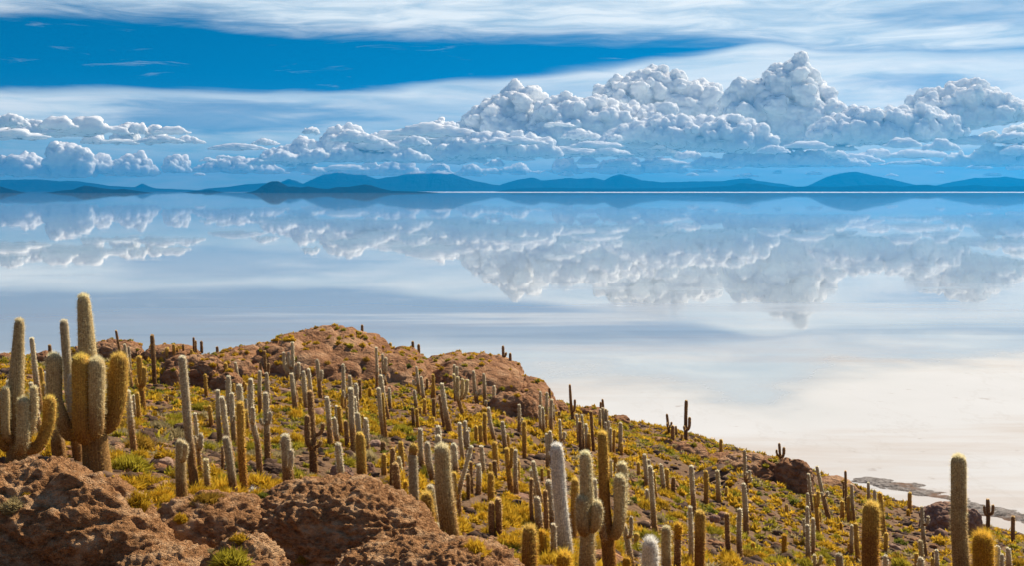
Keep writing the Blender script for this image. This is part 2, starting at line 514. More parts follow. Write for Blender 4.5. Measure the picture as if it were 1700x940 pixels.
    make_rock(1195, 812, 65, 26, 5, .6, Dk, 5, 37, 'short dark slab continuing the long ledge downhill', 'rock slab', 'rock_slab', 3., .16, tilt=.5)
    make_rock(1385, 812, 90, 34, 18, 1., Fr, 5, 38, 'brown rock rise where the slope meets the grey shore')
    make_rock(1573, 870, 70, 42, 32, .9, Pk, 6, 39, 'large lone pinkish boulder beside the grey shore', 'boulder', 'boulder', 2.3, .2)
    make_rock(1615, 872, 69, 16, 26, .9, Pk, 5, 40, 'split-off pinkish chunk leaning on the lone shore boulder')
    make_rock(985, 690, 104, 26, 12, 1., Fr, 5, 41, 'dark brown hump of rock on the crest past the cliff end')
    make_rock(1030, 699, 104, 16, 8, 1., Fr, 5, 42, 'low rock on the crest above the shoreline')
    # boulders lying on the slope
    make_rock(566, 797, 35, 22, 26, .8, Pk, 5, 43, 'smooth purplish boulder behind the leaning silver cactus')
    make_rock(586, 806, 34.5, 10, 18, .8, Pk, 5, 44, 'narrow purplish boulder next to the smooth one')
    make_rock(455, 786, 34, 20, 15, .9, Dk, 5, 45, 'dark angular boulder behind the twin-topped silver cactus')
    make_rock(612, 782, 38, 10, 14, .9, Pk, 4, 46, 'small tan boulder behind the golden column by the domed rock')
    make_rock(622, 742, 46, 12, 10, .9, Pk, 4, 47, 'reddish stone block amid the cacti below the cliff')
    make_rock(470, 656, 72, 17, 11, .9, Pk, 4, 48, 'pink boulder below the west side of the dome')
    make_rock(300, 712, 42, 12, 9, .9, Dk, 4, 49, 'dark stone near the tall bent silver cactus')
    make_rock(268, 772, 31, 18, 12, .9, Pk, 4, 50, 'brown boulder between the giant cactus and the two-headed one')
    make_rock(235, 730, 37, 22, 15, .9, Dk, 4, 51, 'dark crumbling boulder east of the giant cactus')
    make_rock(4, 775, 27.5, 9, 16, .9, Dk, 4, 52, 'dark shaded rock at the west edge beside the armed cactus')
    make_rock(1218, 940, 37, 17, 12, .9, Dk, 4, 53, 'dark rounded boulder on the lower slope')
    make_rock(1304, 930, 44, 14, 11, .9, Dk, 4, 54, 'black stone at the base of a golden column')
    make_rock(1187, 862, 49, 9, 7, .9, Pk, 4, 55, 'pink stone of a pair in the middle of the slope')
    make_rock(1200, 858, 50, 9, 7, .9, Pk, 4, 56, 'second pink stone of the pair, higher on the slope')
    make_rock(860, 830, 39, 20, 10, .9, Pk, 4, 57, 'tan boulder in the stony hollow')
    make_rock(1395, 835, 84, 14, 9, .9, Fr, 4, 58, 'squat boulder at the foot of the shore rise')
    make_rock(1298, 838, 74, 10, 9, .9, Fr, 4, 59, 'round boulder just below the headland block')


build_rocks()
# ---------------------------------------------------------------- cacti
def cactus_mats():
    m, t, out = material('cactus_skin')
    pos = t.node('ShaderNodeNewGeometry', out='Position')
    at = t.node('ShaderNodeAttribute', out='Color', attribute_name='tint')
    n = t.noise(pos, 22., 3., .6); n2 = t.noise(pos, 3., 3., .5)
    c = t.mix(t.ss(n, .3, .7), t.mix(1., at, (.62, .60, .58), 'MULTIPLY'), t.mix(1., at, (1.22, 1.2, 1.15), 'MULTIPLY'))
    c = t.mix(t.mul(t.ss(n2, .58, .72), .35), c, (.20, .11, .05))
    bsdf(t, out, c, .9, .1, bump=n, bstr=.6, bdist=.03)
    m2, t, out = material('cactus_spines')
    at = t.node('ShaderNodeAttribute', out='Color', attribute_name='tint')
    d = t.node('ShaderNodeBsdfDiffuse', ins={0: at, 1: 1.})
    tr = t.node('ShaderNodeBsdfTranslucent', ins={0: at})
    mx = t.node('ShaderNodeMixShader', ins={0: .78, 1: d, 2: tr})
    t.l.new(mx, out.inputs[0])
    return m, m2


CSKIN, CSPINE = cactus_mats()
SKIN = {  # lower part, upper part of the skin; lower, upper spines
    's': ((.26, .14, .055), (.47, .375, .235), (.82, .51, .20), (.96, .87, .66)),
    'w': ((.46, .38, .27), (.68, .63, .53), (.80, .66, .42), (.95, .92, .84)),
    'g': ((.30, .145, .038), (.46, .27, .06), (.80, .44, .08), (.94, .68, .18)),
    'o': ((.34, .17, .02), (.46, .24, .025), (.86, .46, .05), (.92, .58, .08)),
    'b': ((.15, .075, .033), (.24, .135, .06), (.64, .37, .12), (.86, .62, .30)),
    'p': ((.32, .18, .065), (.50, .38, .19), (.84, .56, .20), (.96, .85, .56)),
}


def frames(path):
    d = np.gradient(path, axis=0); d /= np.linalg.norm(d, axis=1)[:, None]
    ref = np.array([0., 1., 0.])
    a = np.cross(d, ref); a /= np.maximum(np.linalg.norm(a, axis=1)[:, None], 1e-6)
    b = np.cross(a, d)
    return d, a, b


def column(ctrl, r0, style, pxw, pxlen, g, lowcut=(.30, .62), taper=(1., .9), tip=1.1, spine=.16, foot=True, wob=.03):
    """ribbed spiny column along a control polyline -> arrays for one mesh"""
    ctrl = np.asarray(ctrl, float)
    seg = np.concatenate([[0], np.cumsum(np.linalg.norm(np.diff(ctrl, axis=0), axis=1))]); L = seg[-1]
    near = pxw > 13
    nr = int(np.clip(pxlen / (5 if near else 8), 9, 46)); sides = 44 if near else (20 if pxw > 7.5 else 12)
    cap = min(tip * r0, L * .6)
    sv = np.concatenate([np.linspace(0, L - cap, nr), L - cap + cap * np.sin(np.linspace(0, 1, 7)[1:] * math.pi / 2)])
    # smooth path through the controls
    def at(s):
        return np.stack([np.interp(s, seg, ctrl[:, k]) for k in range(3)], 1)
    path = at(sv)
    if len(ctrl) > 2:
        for _ in range(3):
            path[1:-1] = .25 * path[:-2] + .5 * path[1:-1] + .25 * path[2:]
    d, a, b = frames(path)
    q = sv / L
    rad = r0 * (taper[0] + (taper[1] - taper[0]) * q)
    ph = g.uniform(0, 9)
    rad = rad * (1 + wob * np.sin(q * g.uniform(5, 11) + ph) + wob * .8 * vnoise(np.stack([q * L * 2.2 + ph, q * 0, q * 0], 1), 3))
    if not foot: rad = rad * (1 - .25 * np.exp(-(q / .08) ** 2))
    u = np.clip((sv - (L - cap)) / cap, 0, 1)
    rad = rad * np.sqrt(np.maximum(1 - u ** 2.3, 0.0004))
    th = np.linspace(0, 2 * math.pi, sides, endpoint=False)
    ribs = sides // 2
    mod = 1 + (.055 * np.cos(th * ribs) if near else .03 * np.cos(th * ribs))
    V = path[:, None, :] + rad[:, None, None] * mod[None, :, None] * (np.cos(th)[None, :, None] * a[:, None, :] + np.sin(th)[None, :, None] * b[:, None, :])
    n = len(sv)
    V = V.reshape(-1, 3)
    i = np.arange(n - 1)[:, None] * sides; j = np.arange(sides)[None, :]; k = (j + 1) % sides
    quads = np.stack([i + j, i + k, i + sides + k, i + sides + j], -1).reshape(-1, 4)
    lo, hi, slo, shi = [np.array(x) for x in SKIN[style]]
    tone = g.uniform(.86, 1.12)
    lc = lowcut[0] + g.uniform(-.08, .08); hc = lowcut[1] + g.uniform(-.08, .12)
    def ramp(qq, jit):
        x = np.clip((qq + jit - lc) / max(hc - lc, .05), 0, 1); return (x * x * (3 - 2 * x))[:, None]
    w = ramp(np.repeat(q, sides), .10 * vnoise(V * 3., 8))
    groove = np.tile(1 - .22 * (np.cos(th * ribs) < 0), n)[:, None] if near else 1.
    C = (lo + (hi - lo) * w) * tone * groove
    # spines: thin blades all over, thickest on the ribs
    area = pxw * pxlen * .36 * .55
    m = int(np.clip(area * (3.6 if near else 3.8), 90, 12000))
    ss_ = np.sort(L * np.where(g.random(m) < .12, 1 - .35 * (cap / L) * g.random(m), g.random(m) ** .95))
    tt = g.random(m) * 2 * math.pi
    if near: tt = (np.round(tt / (2 * math.pi) * ribs) + g.normal(size=m) * .12) * 2 * math.pi / ribs
    def itp(arr): return np.stack([np.interp(ss_, sv, arr[:, c]) for c in range(3)], 1)
    pp, dd, aa, bb = itp(path), itp(d), itp(a), itp(b)
    rr = np.interp(ss_, sv, rad)
    nn = np.cos(tt)[:, None] * aa + np.sin(tt)[:, None] * bb
    uu = np.clip((ss_ - (L - cap)) / cap, 0, 1)[:, None]
    nrm = nn * np.sqrt(np.maximum(1 - uu ** 2, 0)) + dd * uu
    root = pp + nn * (rr * .97)[:, None]
    dirv = nrm + g.normal(size=(m, 3)) * .38 + dd * (.10 + .3 * uu) + np.array([0, 0, -.10])
    dirv /= np.linalg.norm(dirv, axis=1)[:, None]
    ln = r0 * spine * 2.3 * g.uniform(.45, 1.25, m) + .030
    side = np.cross(dirv, g.normal(size=(m, 3))); side /= np.linalg.norm(side, axis=1)[:, None]
    px = 2 * r0 / pxw                                    # metres per photograph pixel
    wd = np.clip(px * (.42 if near else .75), .005, .05) * g.uniform(.6, 1.2, m)
    tri = np.stack([root - side * wd[:, None] * .5, root + side * wd[:, None] * .5, root + dirv * ln[:, None]], 1).reshape(-1, 3)
    ws = ramp(ss_ / L, .12 * g.normal(size=m))
    SC_ = (slo + (shi - slo) * ws) * (tone * g.uniform(.75, 1.15, m))[:, None]
    nv = len(V)
    tf = np.arange(3 * m).reshape(-1, 3) + nv
    return np.concatenate([V, tri]), quads, tf, np.clip(np.concatenate([C, np.repeat(SC_, 3, 0)]), 0, .93)


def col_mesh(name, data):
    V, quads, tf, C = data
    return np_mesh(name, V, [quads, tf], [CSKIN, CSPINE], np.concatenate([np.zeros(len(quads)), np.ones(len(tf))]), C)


# base x, base y, tip x, tip y, width (pixels), skin, arms (tip x, tip y, width, leaves trunk at y), options
CACTI = [
    # --- around the giant candelabra
    (163, 790, 138, 490, 25, 'p', [(98, 584, 24, 714), (146, 586, 28, 718), (171, 590, 26, 710), (193, 590, 27, 706), (127, 620, 19, 700), (182, 612, 17, 690)], dict(trunk=1.95, tw=.72, lab='giant candelabra cactus with six upright arms and one tall bare column', armst=['p', 'g', 'p', 'g', 'w', 'g'])),
    (29, 792, 31, 531, 20, 'p', [(47, 657, 21, 744), (75, 662, 20, 746), (2, 648, 18, 740), (18, 640, 14, 726), (62, 640, 13, 728)], dict(trunk=1.85, tw=.95, lab='tall candelabra cactus at the western edge with curved side arms', armst=['p', 'g', 'g', 'p', 'p'])),
    (132, 768, 107, 532, 16, 's', [(114, 708, 9, 722)], dict(lab='slim leaning column with a stub arm directly behind the giant candelabra')),
    (101, 772, 92, 652, 17, 's', [], dict(taper=(1.5, .8), lab='smooth silver cone-like column between the two candelabra cacti')),
    (95, 715, 85, 604, 9, 's'), (84, 702, 80, 640, 10, 's'), (70, 722, 52, 636, 9, 's'), (79, 690, 69, 610, 7, 'g', [(77, 634, 6, 655)]), (80, 682, 77, 618, 6, 'w'),
    (18, 702, 17, 632, 13, 's'), (70, 692, 55, 561, 9, 's'), (87, 642, 83, 573, 6, 'b'),
    (208, 626, 193, 549, 4.5, 'b'), (203, 612, 197, 577, 5, 's'), (220, 646, 207, 572, 6.5, 's'), (218, 627, 214, 576, 4.5, 's'), (212, 642, 206, 603, 5, 's', [(211, 609, 4, 624)]),
    (257, 642, 251, 557, 7.5, 'b'), (260, 602, 259, 577, 4.5, 's'),
    (239, 687, 232, 592, 10, 'g', [(244, 608, 8, 640), (230, 626, 5, 640)], dict(lab='golden forked cactus standing alone behind the giant candelabra')),
    (325, 820, 302, 593, 15, 's', [], dict(taper=(1.05, .85), ctrl=[(311, 700), (318, 770)], lab='very tall bent silver column beside the two-headed cactus')),
    (304, 844, 301, 731, 19, 'p', [(314, 732, 9, 762)], dict(lab='stout two-headed cactus at the edge of the pitted rocks')),
    (333, 792, 325, 686, 7, 's', [(337, 718, 8, 745), (327, 722, 5, 735)]), (308, 706, 303, 676, 4, 's'), (347, 820, 342, 763, 10, 'p'), (277, 672, 277, 656, 5, 'g'),
    (233, 707, 228, 652, 8, 'g'), (224, 755, 214, 648, 10, 's'), (227, 702, 221, 657, 5, 's'),
    # --- western skyline
    (321, 588, 321, 561, 4, 'b', [], dict(r=1)), (325, 588, 325, 566, 4, 'b', [], dict(r=1)), (334, 588, 334, 567, 5, 'b', [], dict(r=1)), (304, 586, 304, 572, 4, 'b', [], dict(r=1)), (288, 594, 288, 572, 6, 'g', [], dict(r=1)),
    (278, 598, 277, 578, 7, 'g', [], dict(r=1)), (271, 596, 271, 584, 4.5, 'g', [], dict(r=1)), (294, 588, 294, 577, 4, 'g', [], dict(r=1)), (225, 594, 225, 583, 5, 'g', [], dict(r=1)), (318, 597, 318, 581, 5, 'g', [], dict(r=1)), (181, 594, 181, 585, 5, 'g', [], dict(r=1)),
    (363, 598, 360, 576, 5, 'b', [], dict(r=1)), (406, 588, 406, 576, 4, 'g', [], dict(r=1)),
    # --- under the dome and behind the pitted rocks
    (343, 662, 341, 622, 6, 'g'), (373, 644, 375, 603, 7, 'g'), (397, 642, 391, 602, 6, 's'), (399, 628, 399, 607, 6, 'g'), (404, 652, 405, 633, 6, 'g', [(410, 637, 4, 648)]), (388, 657, 388, 638, 5, 'g'),
    (382, 696, 379, 625, 9, 's'), (402, 745, 398, 639, 11, 's'), (406, 820, 399, 669, 13, 'g', [], dict(lab='tall golden-headed column in the thick of the silver group by the pitted rocks')),
    (366, 742, 361, 649, 8, 's'), (388, 778, 369, 659, 10, 's'), (391, 747, 384, 654, 9, 's', [(391, 690, 4, 700)]), (352, 712, 348, 674, 7, 'g'),
    (432, 793, 415, 631, 9.5, 's', [(422, 675, 7, 702)], dict(ctrl=[(416, 690), (428, 740)])), (409, 692, 409, 664, 5, 's'), (412, 714, 409, 682, 6, 'g'),
    (433, 690, 432, 616, 7, 's'), (449, 672, 439, 583, 5, 'b', [(433, 602, 4, 625), (447, 603, 5, 622)]), (448, 676, 442, 620, 7, 's'),
    (445, 772, 441, 653, 10.5, 's', [(451, 682, 7, 702), (435, 694, 6, 704)], dict(lab='brown-stemmed silver column with two short golden ears')),
    (493, 670, 485, 569, 6, 's', [(472, 585, 5, 622), (480, 585, 5, 612), (478, 603, 5, 620), (495, 603, 6, 632)], dict(lab='slender five-branched cactus in front of the domed cliff')),
    (492, 690, 483, 621, 8.5, 's'), (499, 684, 499, 660, 6, 'g'), (511, 688, 503, 618, 8, 's'), (521, 684, 512, 613, 7, 's'),
    (521, 792, 513, 651, 11, 'b', [(512, 688, 10, 742), (535, 705, 7, 724), (533, 731, 6, 742)], dict(trunk=1.25, tw=.5, lab='brown many-armed cactus with raised elbows in the middle of the slope')),
    (533, 664, 526, 598, 7, 's', [(535, 614, 6, 632)]), (549, 742, 542, 661, 9, 's'), (560, 722, 558, 674, 6, 's'), (566, 727, 563, 675, 8, 'g'), (561, 740, 555, 694, 8, 's'), (568, 682, 568, 657, 6, 'g'),
    (573, 682, 569, 606, 7, 's', [(571, 648, 5, 660), (579, 645, 5, 660)]), (583, 667, 580, 624, 7, 's'), (589, 755, 583, 645, 10, 's'), (594, 692, 591, 638, 8, 's'), (594, 714, 588, 660, 8, 's'), (597, 737, 593, 686, 9, 's'),
    (604, 720, 602, 690, 5, 'g', [(606, 694, 4, 706)]), (609, 754, 607, 695, 9, 's'), (577, 700, 576, 677, 5, 'g'), (577, 745, 574, 699, 8, 'b'), (598, 669, 597, 630, 7, 'b'), (614, 662, 614, 645, 6, 'o'),
    (603, 566, 601, 540, 5, 'b', [], dict(r=1, lab='single dark cactus standing on the very top of the domed cliff')), (648, 592, 648, 570, 6, 'g', [], dict(r=1)), (609, 574, 609, 559, 4, 'g', [], dict(r=1)),
    (626, 648, 625, 577, 5, 's'), (641, 644, 635, 589, 5.5, 's', [(641, 593, 5.5, 622), (631, 614, 4, 628), (638, 622, 3.5, 630)]), (645, 699, 632, 623, 9, 's'), (640, 737, 629, 644, 8, 's'), (643, 740, 635, 655, 4.5, 'g'), (648, 680, 646, 645, 6, 's'),
    (390, 832, 375, 726, 14, 's', [], dict(lab='silver column with a dark scar just above the pitted rocks', ctrl=[(383, 775)])), (369, 780, 369, 742, 5, 'b'),
    (380, 834, 380, 814, 15, 'g', [], dict(lab='small golden ball cactus on the rim of the pitted rocks')), (420, 828, 420, 811, 12, 'w', [], dict(lab='small white woolly ball cactus on the rim of the pitted rocks')),
    (483, 846, 475, 721, 19, 's', [(488, 742, 9, 775)], dict(taper=(1.1, .82), lab='thick twin-topped cactus with a white woolly head behind the domed rock', lowcut=(.5, .7))),
    (468, 854, 468, 833, 12, 'b', [], dict(lab='little dark ball cactus tucked beside the domed rock')), (500, 807, 500, 791, 6, 'g'), (574, 818, 561, 737, 12, 's', [], dict(lab='leaning silver column before the smooth purplish boulder')),
    (601, 806, 598, 719, 17, 'g', [], dict(lab='thick golden column rising behind the crest of the domed rock')), (638, 792, 638, 754, 9, 'g'), (651, 810, 652, 745, 9, 'b'), (666, 800, 662, 760, 8, 'p'), (663, 832, 656, 770, 12, 'b', [], dict(lab='pointed brown column at the shoulder of the domed rock')),
    (668, 778, 665, 734, 9, 'g'), (637, 754, 636, 734, 9, 'b'), (530, 708, 530, 695, 4.5, 'g'), (674, 828, 673, 800, 8, 'o'),
    # --- cliff rim and cliff foot
    (688, 600, 685, 567, 5, 'b', [], dict(r=1)), (691, 600, 691, 582, 4, 'b', [], dict(r=1)), (696, 602, 695, 572, 5, 'b', [], dict(r=1)), (705, 608, 705, 594, 4, 'g', [], dict(r=1)),
    (698, 664, 691, 610, 5, 's', [(686, 632, 4, 640)]), (704, 667, 699, 626, 6, 's'), (691, 682, 688, 648, 6, 's'), (709, 652, 709, 629, 5, 'b'), (721, 666, 719, 622, 5.5, 'g'), (717, 664, 718, 638, 5, 'g'), (705, 692, 705, 663, 6, 'g'), (721, 697, 720, 662, 6, 'b'),
    (687, 710, 685, 677, 5.5, 'b'), (694, 711, 692, 680, 5.5, 'g'), (698, 692, 698, 677, 4.5, 'g'), (719, 707, 719, 694, 4.5, 'g'),
    (748, 720, 733, 638, 9, 's', [], dict(taper=(1.15, .7), lab='leaning tapered silver column with a thinner twin at its side')), (738, 712, 730, 656, 5.5, 'b'),
    (757, 674, 754, 606, 5, 's', [(759, 608, 5, 628)]),
    (772, 696, 753, 622, 6, 'p', [(760, 625, 6, 668), (768, 630, 6, 664), (776, 630, 5.5, 662)], dict(trunk=1.3, tw=.35, lab='candelabra cactus with four raised arms at the foot of the long cliff')),
    (794, 678, 786, 616, 6, 's', [(791, 650, 4, 656), (797, 647, 4, 656)]), (805, 679, 803, 621, 6, 's', [(807, 664, 4, 672)]), (820, 677, 820, 641, 6, 's'),
    (838, 612, 835, 575, 5, 'b', [(840, 585, 3.5, 592)], dict(r=1, lab='dark cactus with one tiny stub on the rim of the long cliff')), (849, 618, 847, 587, 5, 'b', [], dict(r=1, lab='plain dark cactus lower on the rim of the long cliff')),
    (873, 690, 872, 664, 5, 's'), (862, 724, 862, 672, 6, 's', [(867, 694, 4, 702)]), (837, 696, 837, 685, 5, 'g'), (806, 742, 805, 686, 7, 'g'), (823, 737, 811, 677, 6.5, 's', [], dict(ctrl=[(813, 700)])),
    (772, 780, 763, 702, 7.5, 's'), (774, 747, 772, 700, 7, 's', [(779, 710, 4, 718)]), (778, 757, 776, 716, 6, 's'), (785, 732, 785, 719, 5, 'o'), (790, 740, 790, 708, 7, 'g'), (800, 742, 797, 708, 7, 'g'),
    (841, 757, 834, 701, 7.5, 's'), (844, 747, 843, 722, 5, 'g'), (871, 764, 870, 700, 7.5, 'g'),
    (899, 692, 897, 651, 5, 's'), (899, 720, 896, 674, 5, 's'), (903, 722, 901, 677, 5, 's'), (909, 702, 908, 652, 5, 's'), (914, 682, 912, 645, 4, 'b'), (915, 722, 916, 664, 6.5, 's'), (906, 717, 907, 690, 4.5, 'g'), (920, 702, 919, 672, 3.5, 's'),
    (929, 697, 928, 684, 5, 'b'), (934, 764, 929, 697, 5.5, 's', [(937, 717, 5, 730)]), (930, 682, 930, 671, 3.5, 'g'),
    (953, 703, 946, 639, 5, 'b', [(954, 663, 4, 684)], dict(taper=(1.25, .7), lab='dark forked cactus outlined against the salt past the cliff end')),
    (961, 742, 957, 688, 5, 's'), (969, 747, 966, 690, 5, 's'), (964, 750, 963, 701, 6, 'b'), (975, 750, 973, 705, 6, 's'), (979, 752, 978, 721, 6, 'g'), (986, 750, 981, 683, 5.5, 'b'),
    (1003, 702, 1000, 663, 4, 'b'), (998, 700, 997, 668, 4, 'b'), (996, 714, 996, 680, 5, 's'), (1004, 717, 1001, 678, 5, 's'), (1008, 718, 1006, 680, 5, 's'), (1006, 752, 1005, 702, 4.5, 's'), (1012, 754, 1011, 700, 4.5, 's'), (1014, 757, 1014, 712, 5, 's'), (1018, 757, 1020, 714, 5, 'g'),
    # --- hollow east of the domed rock
    (752, 918, 734, 737, 27, 'p', [], dict(taper=(1.22, .96), lab='thick woolly silver column leaning over the domed rock', lowcut=(.2, .85), ctrl=[(737, 810)])),
    (690, 862, 685, 750, 17, 's', [(688, 737, 14, 757)], dict(lab='silver column capped by a round golden head', armst=['g'], head=1)),
    (713, 896, 708, 819, 22, 'g', [], dict(spine=.34, lab='short bristling golden cactus in front of the woolly column', lowcut=(.3, .9))), (724, 882, 714, 806, 16, 's', [], dict(lab='silver column with a bowed white head between the golden and the woolly one')), (727, 902, 725, 870, 10, 's'),
    (701, 782, 698, 712, 9, 's'), (729, 763, 727, 708, 10, 's'), (729, 792, 727, 724, 11, 's'), (722, 804, 709, 736, 11, 's', [], dict(ctrl=[(712, 772)])), (757, 794, 753, 738, 12, 's'),
    (765, 868, 783, 741, 7.5, 's', [(754, 782, 9, 822)], dict(ctrl=[(760, 822)], lab='long silver arm leaning far over from a thin trunk', armst=['g'])), (784, 824, 782, 768, 6, 'b'), (804, 800, 799, 741, 8, 's'), (794, 822, 795, 771, 9, 's'), (777, 832, 777, 788, 7, 'b'),
    (825, 787, 821, 734, 9.5, 'g'), (816, 797, 814, 770, 6, 'g'), (823, 805, 821, 766, 8, 'b'), (817, 845, 815, 785, 11, 'g', [], dict(lab='golden column rising from behind a close brown pair')), (818, 890, 816, 835, 11, 'b', [], dict(lab='west one of a close-set brown pair in the stony hollow')), (828, 892, 827, 828, 11, 'b', [], dict(lab='east and taller one of the close-set brown pair in the hollow')),
    (850, 820, 841, 746, 9, 'g', [(850, 742, 7, 776)], dict(trunk=1.15, tw=.6)), (858, 828, 856, 748, 7.5, 's'), (862, 814, 859, 763, 8, 'g'), (860, 838, 859, 824, 7, 'o'),
    (903, 852, 885, 766, 8, 's'), (897, 848, 884, 780, 11, 's'), (884, 878, 882, 796, 6.5, 'b'), (897, 888, 891, 825, 12, 's'), (918, 882, 911, 798, 13, 's'), (908, 902, 905, 815, 8, 'b'),
    (900, 800, 900, 778, 5.5, 'g'), (912, 799, 911, 780, 5.5, 'g'), (909, 782, 907, 721, 6, 's'), (917, 784, 913, 716, 7, 's'),
    # --- the big central group
    (940, 925, 924, 738, 22, 'w', [], dict(taper=(1.2, .95), lab='tall white woolly column at the head of the central group', lowcut=(.05, .4), ctrl=[(929, 820)])),
    (950, 902, 955, 797, 13, 'g', [], dict(lab='golden column half hidden behind the tall white woolly one')), (920, 932, 919, 870, 10, 's', [], dict(lab='short silver column hugging the base of the tall white one')),
    (974, 975, 971, 749, 23, 'p', [(966, 819, 21, 882), (990, 828, 19, 876)], dict(trunk=1.3, tw=.45, lab='pale woolly column with two egg-shaped arms in the central group', lowcut=(.1, .5), short=1)),
    (988, 872, 987, 796, 9, 's'),
    (1015, 965, 1000, 719, 19, 'g', [(1028, 787, 19, 886), (1034, 771, 18, 880), (998, 862, 12, 892)], dict(trunk=1.25, tw=.35, lab='tall golden column with two long arms raised side by side', armst=['p', 'p', 'b'], lowcut=(.4, .95))), (1014, 802, 1014, 764, 6, 'p'),
    (1052, 955, 1036, 872, 10, 's', [(1047, 856, 6, 892)], dict(ctrl=[(1042, 900)])), (880, 985, 879, 875, 26, 'g', [], dict(lab='fat golden-green column at the bottom edge before the central group', lowcut=(.5, .95), spine=.2)), (903, 930, 900, 881, 13, 'o', [], dict(lab='small bright orange column tight beside the fat golden one', spine=.25)),
    (936, 985, 936, 917, 27, 'o', [], dict(lab='bright orange spiny head at the bottom edge below the white column', spine=.36)),
    # --- eastern slope
    (1029, 752, 1030, 702, 7, 's'), (1032, 757, 1032, 736, 5, 'g'), (1022, 792, 1022, 759, 6, 'o'),
    (1112, 724, 1107, 688, 4.5, 'b', [(1107, 702, 3.5, 709), (1115, 702, 3.5, 710)], dict(lab='small dark three-pronged cactus on the headland crest')), (1118, 745, 1117, 707, 6.5, 'b'), (1123, 726, 1122, 708, 4, 'b'), (1132, 732, 1132, 721, 4.5, 'g'),
    (1139, 736, 1140, 666, 6, 'b', [(1144, 692, 5, 714), (1135, 707, 4, 714)], dict(lab='tall dark armed cactus standing clear against the white salt')), (1155, 741, 1155, 728, 5, 'g'), (1197, 756, 1197, 730, 6, 'g', [], dict(lab='lone golden cactus on the shore side of the headland')),
    (1297, 772, 1294, 737, 4.5, 'b', [(1301, 743, 5, 760), (1290, 748, 3.5, 758)], dict(lab='dark clump-armed cactus on top of the headland outcrop')),
    (1061, 794, 1060, 768, 6, 'g'), (1074, 814, 1070, 755, 7.5, 's'), (1080, 812, 1077, 764, 6, 's'), (1092, 899, 1080, 776, 8.5, 's', [], dict(ctrl=[(1084, 840), (1087, 880)], lab='long silver column with a curved foot on the eastern slope')), (1090, 836, 1085, 783, 5.5, 'g'),
    (1103, 822, 1097, 771, 7.5, 's'), (1108, 823, 1107, 779, 8, 'g'), (1118, 825, 1118, 793, 7.5, 'b'), (1077, 842, 1074, 813, 7, 's'), (1154, 864, 1148, 775, 8.5, 's'), (1172, 838, 1172, 783, 8, 'g'), (1194, 836, 1191, 782, 8, 'p'), (1206, 826, 1206, 809, 5, 'g'), (1213, 830, 1213, 820, 6.5, 'o'),
    (1241, 828, 1235, 747, 6, 's', [(1243, 780, 4, 796), (1238, 782, 4, 790), (1246, 792, 4, 800)], dict(lab='thin silver column with knobby side shoots below the headland outcrop')), (1239, 894, 1235, 804, 9, 's'), (1229, 928, 1228, 845, 8.5, 's', [], dict(ctrl=[(1226, 885)])), (1210, 923, 1206, 852, 8.5, 'b'),
    (1147, 950, 1146, 843, 8.5, 's'), (1161, 962, 1162, 849, 18, 'g', [], dict(lab='thick golden-topped brown column on the lower eastern slope', lowcut=(.45, .9))), (1124, 955, 1125, 884, 12, 'b', [(1126, 869, 13, 897)], dict(head=1, armst=['o'], lab='brown stem topped by an orange head on the lower slope')), (1108, 960, 1106, 874, 18, 'p', [], dict(lab='thick pale column left of the orange-headed stem')),
    (1081, 990, 1079, 893, 30, 'w', [], dict(lab='broad white woolly dome of a cactus at the bottom edge', lowcut=(-.2, .1), spine=.2)), (1057, 918, 1057, 886, 9, 'g'), (1041, 962, 1040, 925, 16, 'o', [], dict(lab='golden round head peeking over the bottom edge by the white dome', spine=.25)),
    (1250, 922, 1250, 902, 7, 'o'), (1302, 928, 1302, 888, 9, 'o', [], dict(lab='orange column growing from a black stone')), (1307, 858, 1306, 838, 6, 'g'),
    # --- towards the shore
    (1349, 852, 1342, 787, 6, 's'), (1345, 862, 1341, 820, 6, 's'), (1343, 907, 1340, 842, 7, 's'), (1338, 897, 1335, 862, 6, 's'), (1349, 928, 1349, 860, 7, 's'), (1342, 938, 1341, 873, 8, 's'), (1359, 894, 1353, 822, 7, 'g', [(1356, 814, 6, 840)]),
    (1378, 868, 1357, 776, 7, 's', [(1372, 815, 5, 824), (1363, 817, 4, 824)], dict(taper=(1.2, .75), lab='leaning silver column with two ear-like shoots near the shore')), (1356, 955, 1352, 922, 7, 'p', [(1362, 922, 6, 938)]),
    (1361, 872, 1361, 850, 4.5, 'g'), (1404, 858, 1404, 783, 4.5, 'b'), (1401, 833, 1400, 800, 3.5, 'b'), (1405, 852, 1405, 815, 4.5, 'g'), (1419, 872, 1413, 804, 6, 's'), (1398, 870, 1398, 832, 7.5, 'g'), (1409, 872, 1409, 826, 6, 'g'), (1413, 872, 1413, 848, 4.5, 'g'), (1397, 882, 1396, 869, 5, 'o'),
    (1441, 842, 1442, 802, 5.5, 's'), (1453, 852, 1452, 814, 6, 's'), (1468, 890, 1461, 819, 8, 'g'), (1446, 1000, 1445, 834, 29, 'g', [], dict(lab='fat bristly golden column before the brown dirt patch', spine=.22, lowcut=(.55, .95))), (1470, 920, 1471, 885, 7.5, 'g'),
    (1414, 922, 1414, 872, 7, 's'), (1426, 934, 1421, 870, 8, 'g'), (1409, 918, 1409, 903, 4.5, 'o'), (1396, 968, 1392, 919, 14, 's', [], dict(lab='stubby grey silver column at the bottom edge near the golden fat one')), (1472, 968, 1470, 923, 9, 's'),
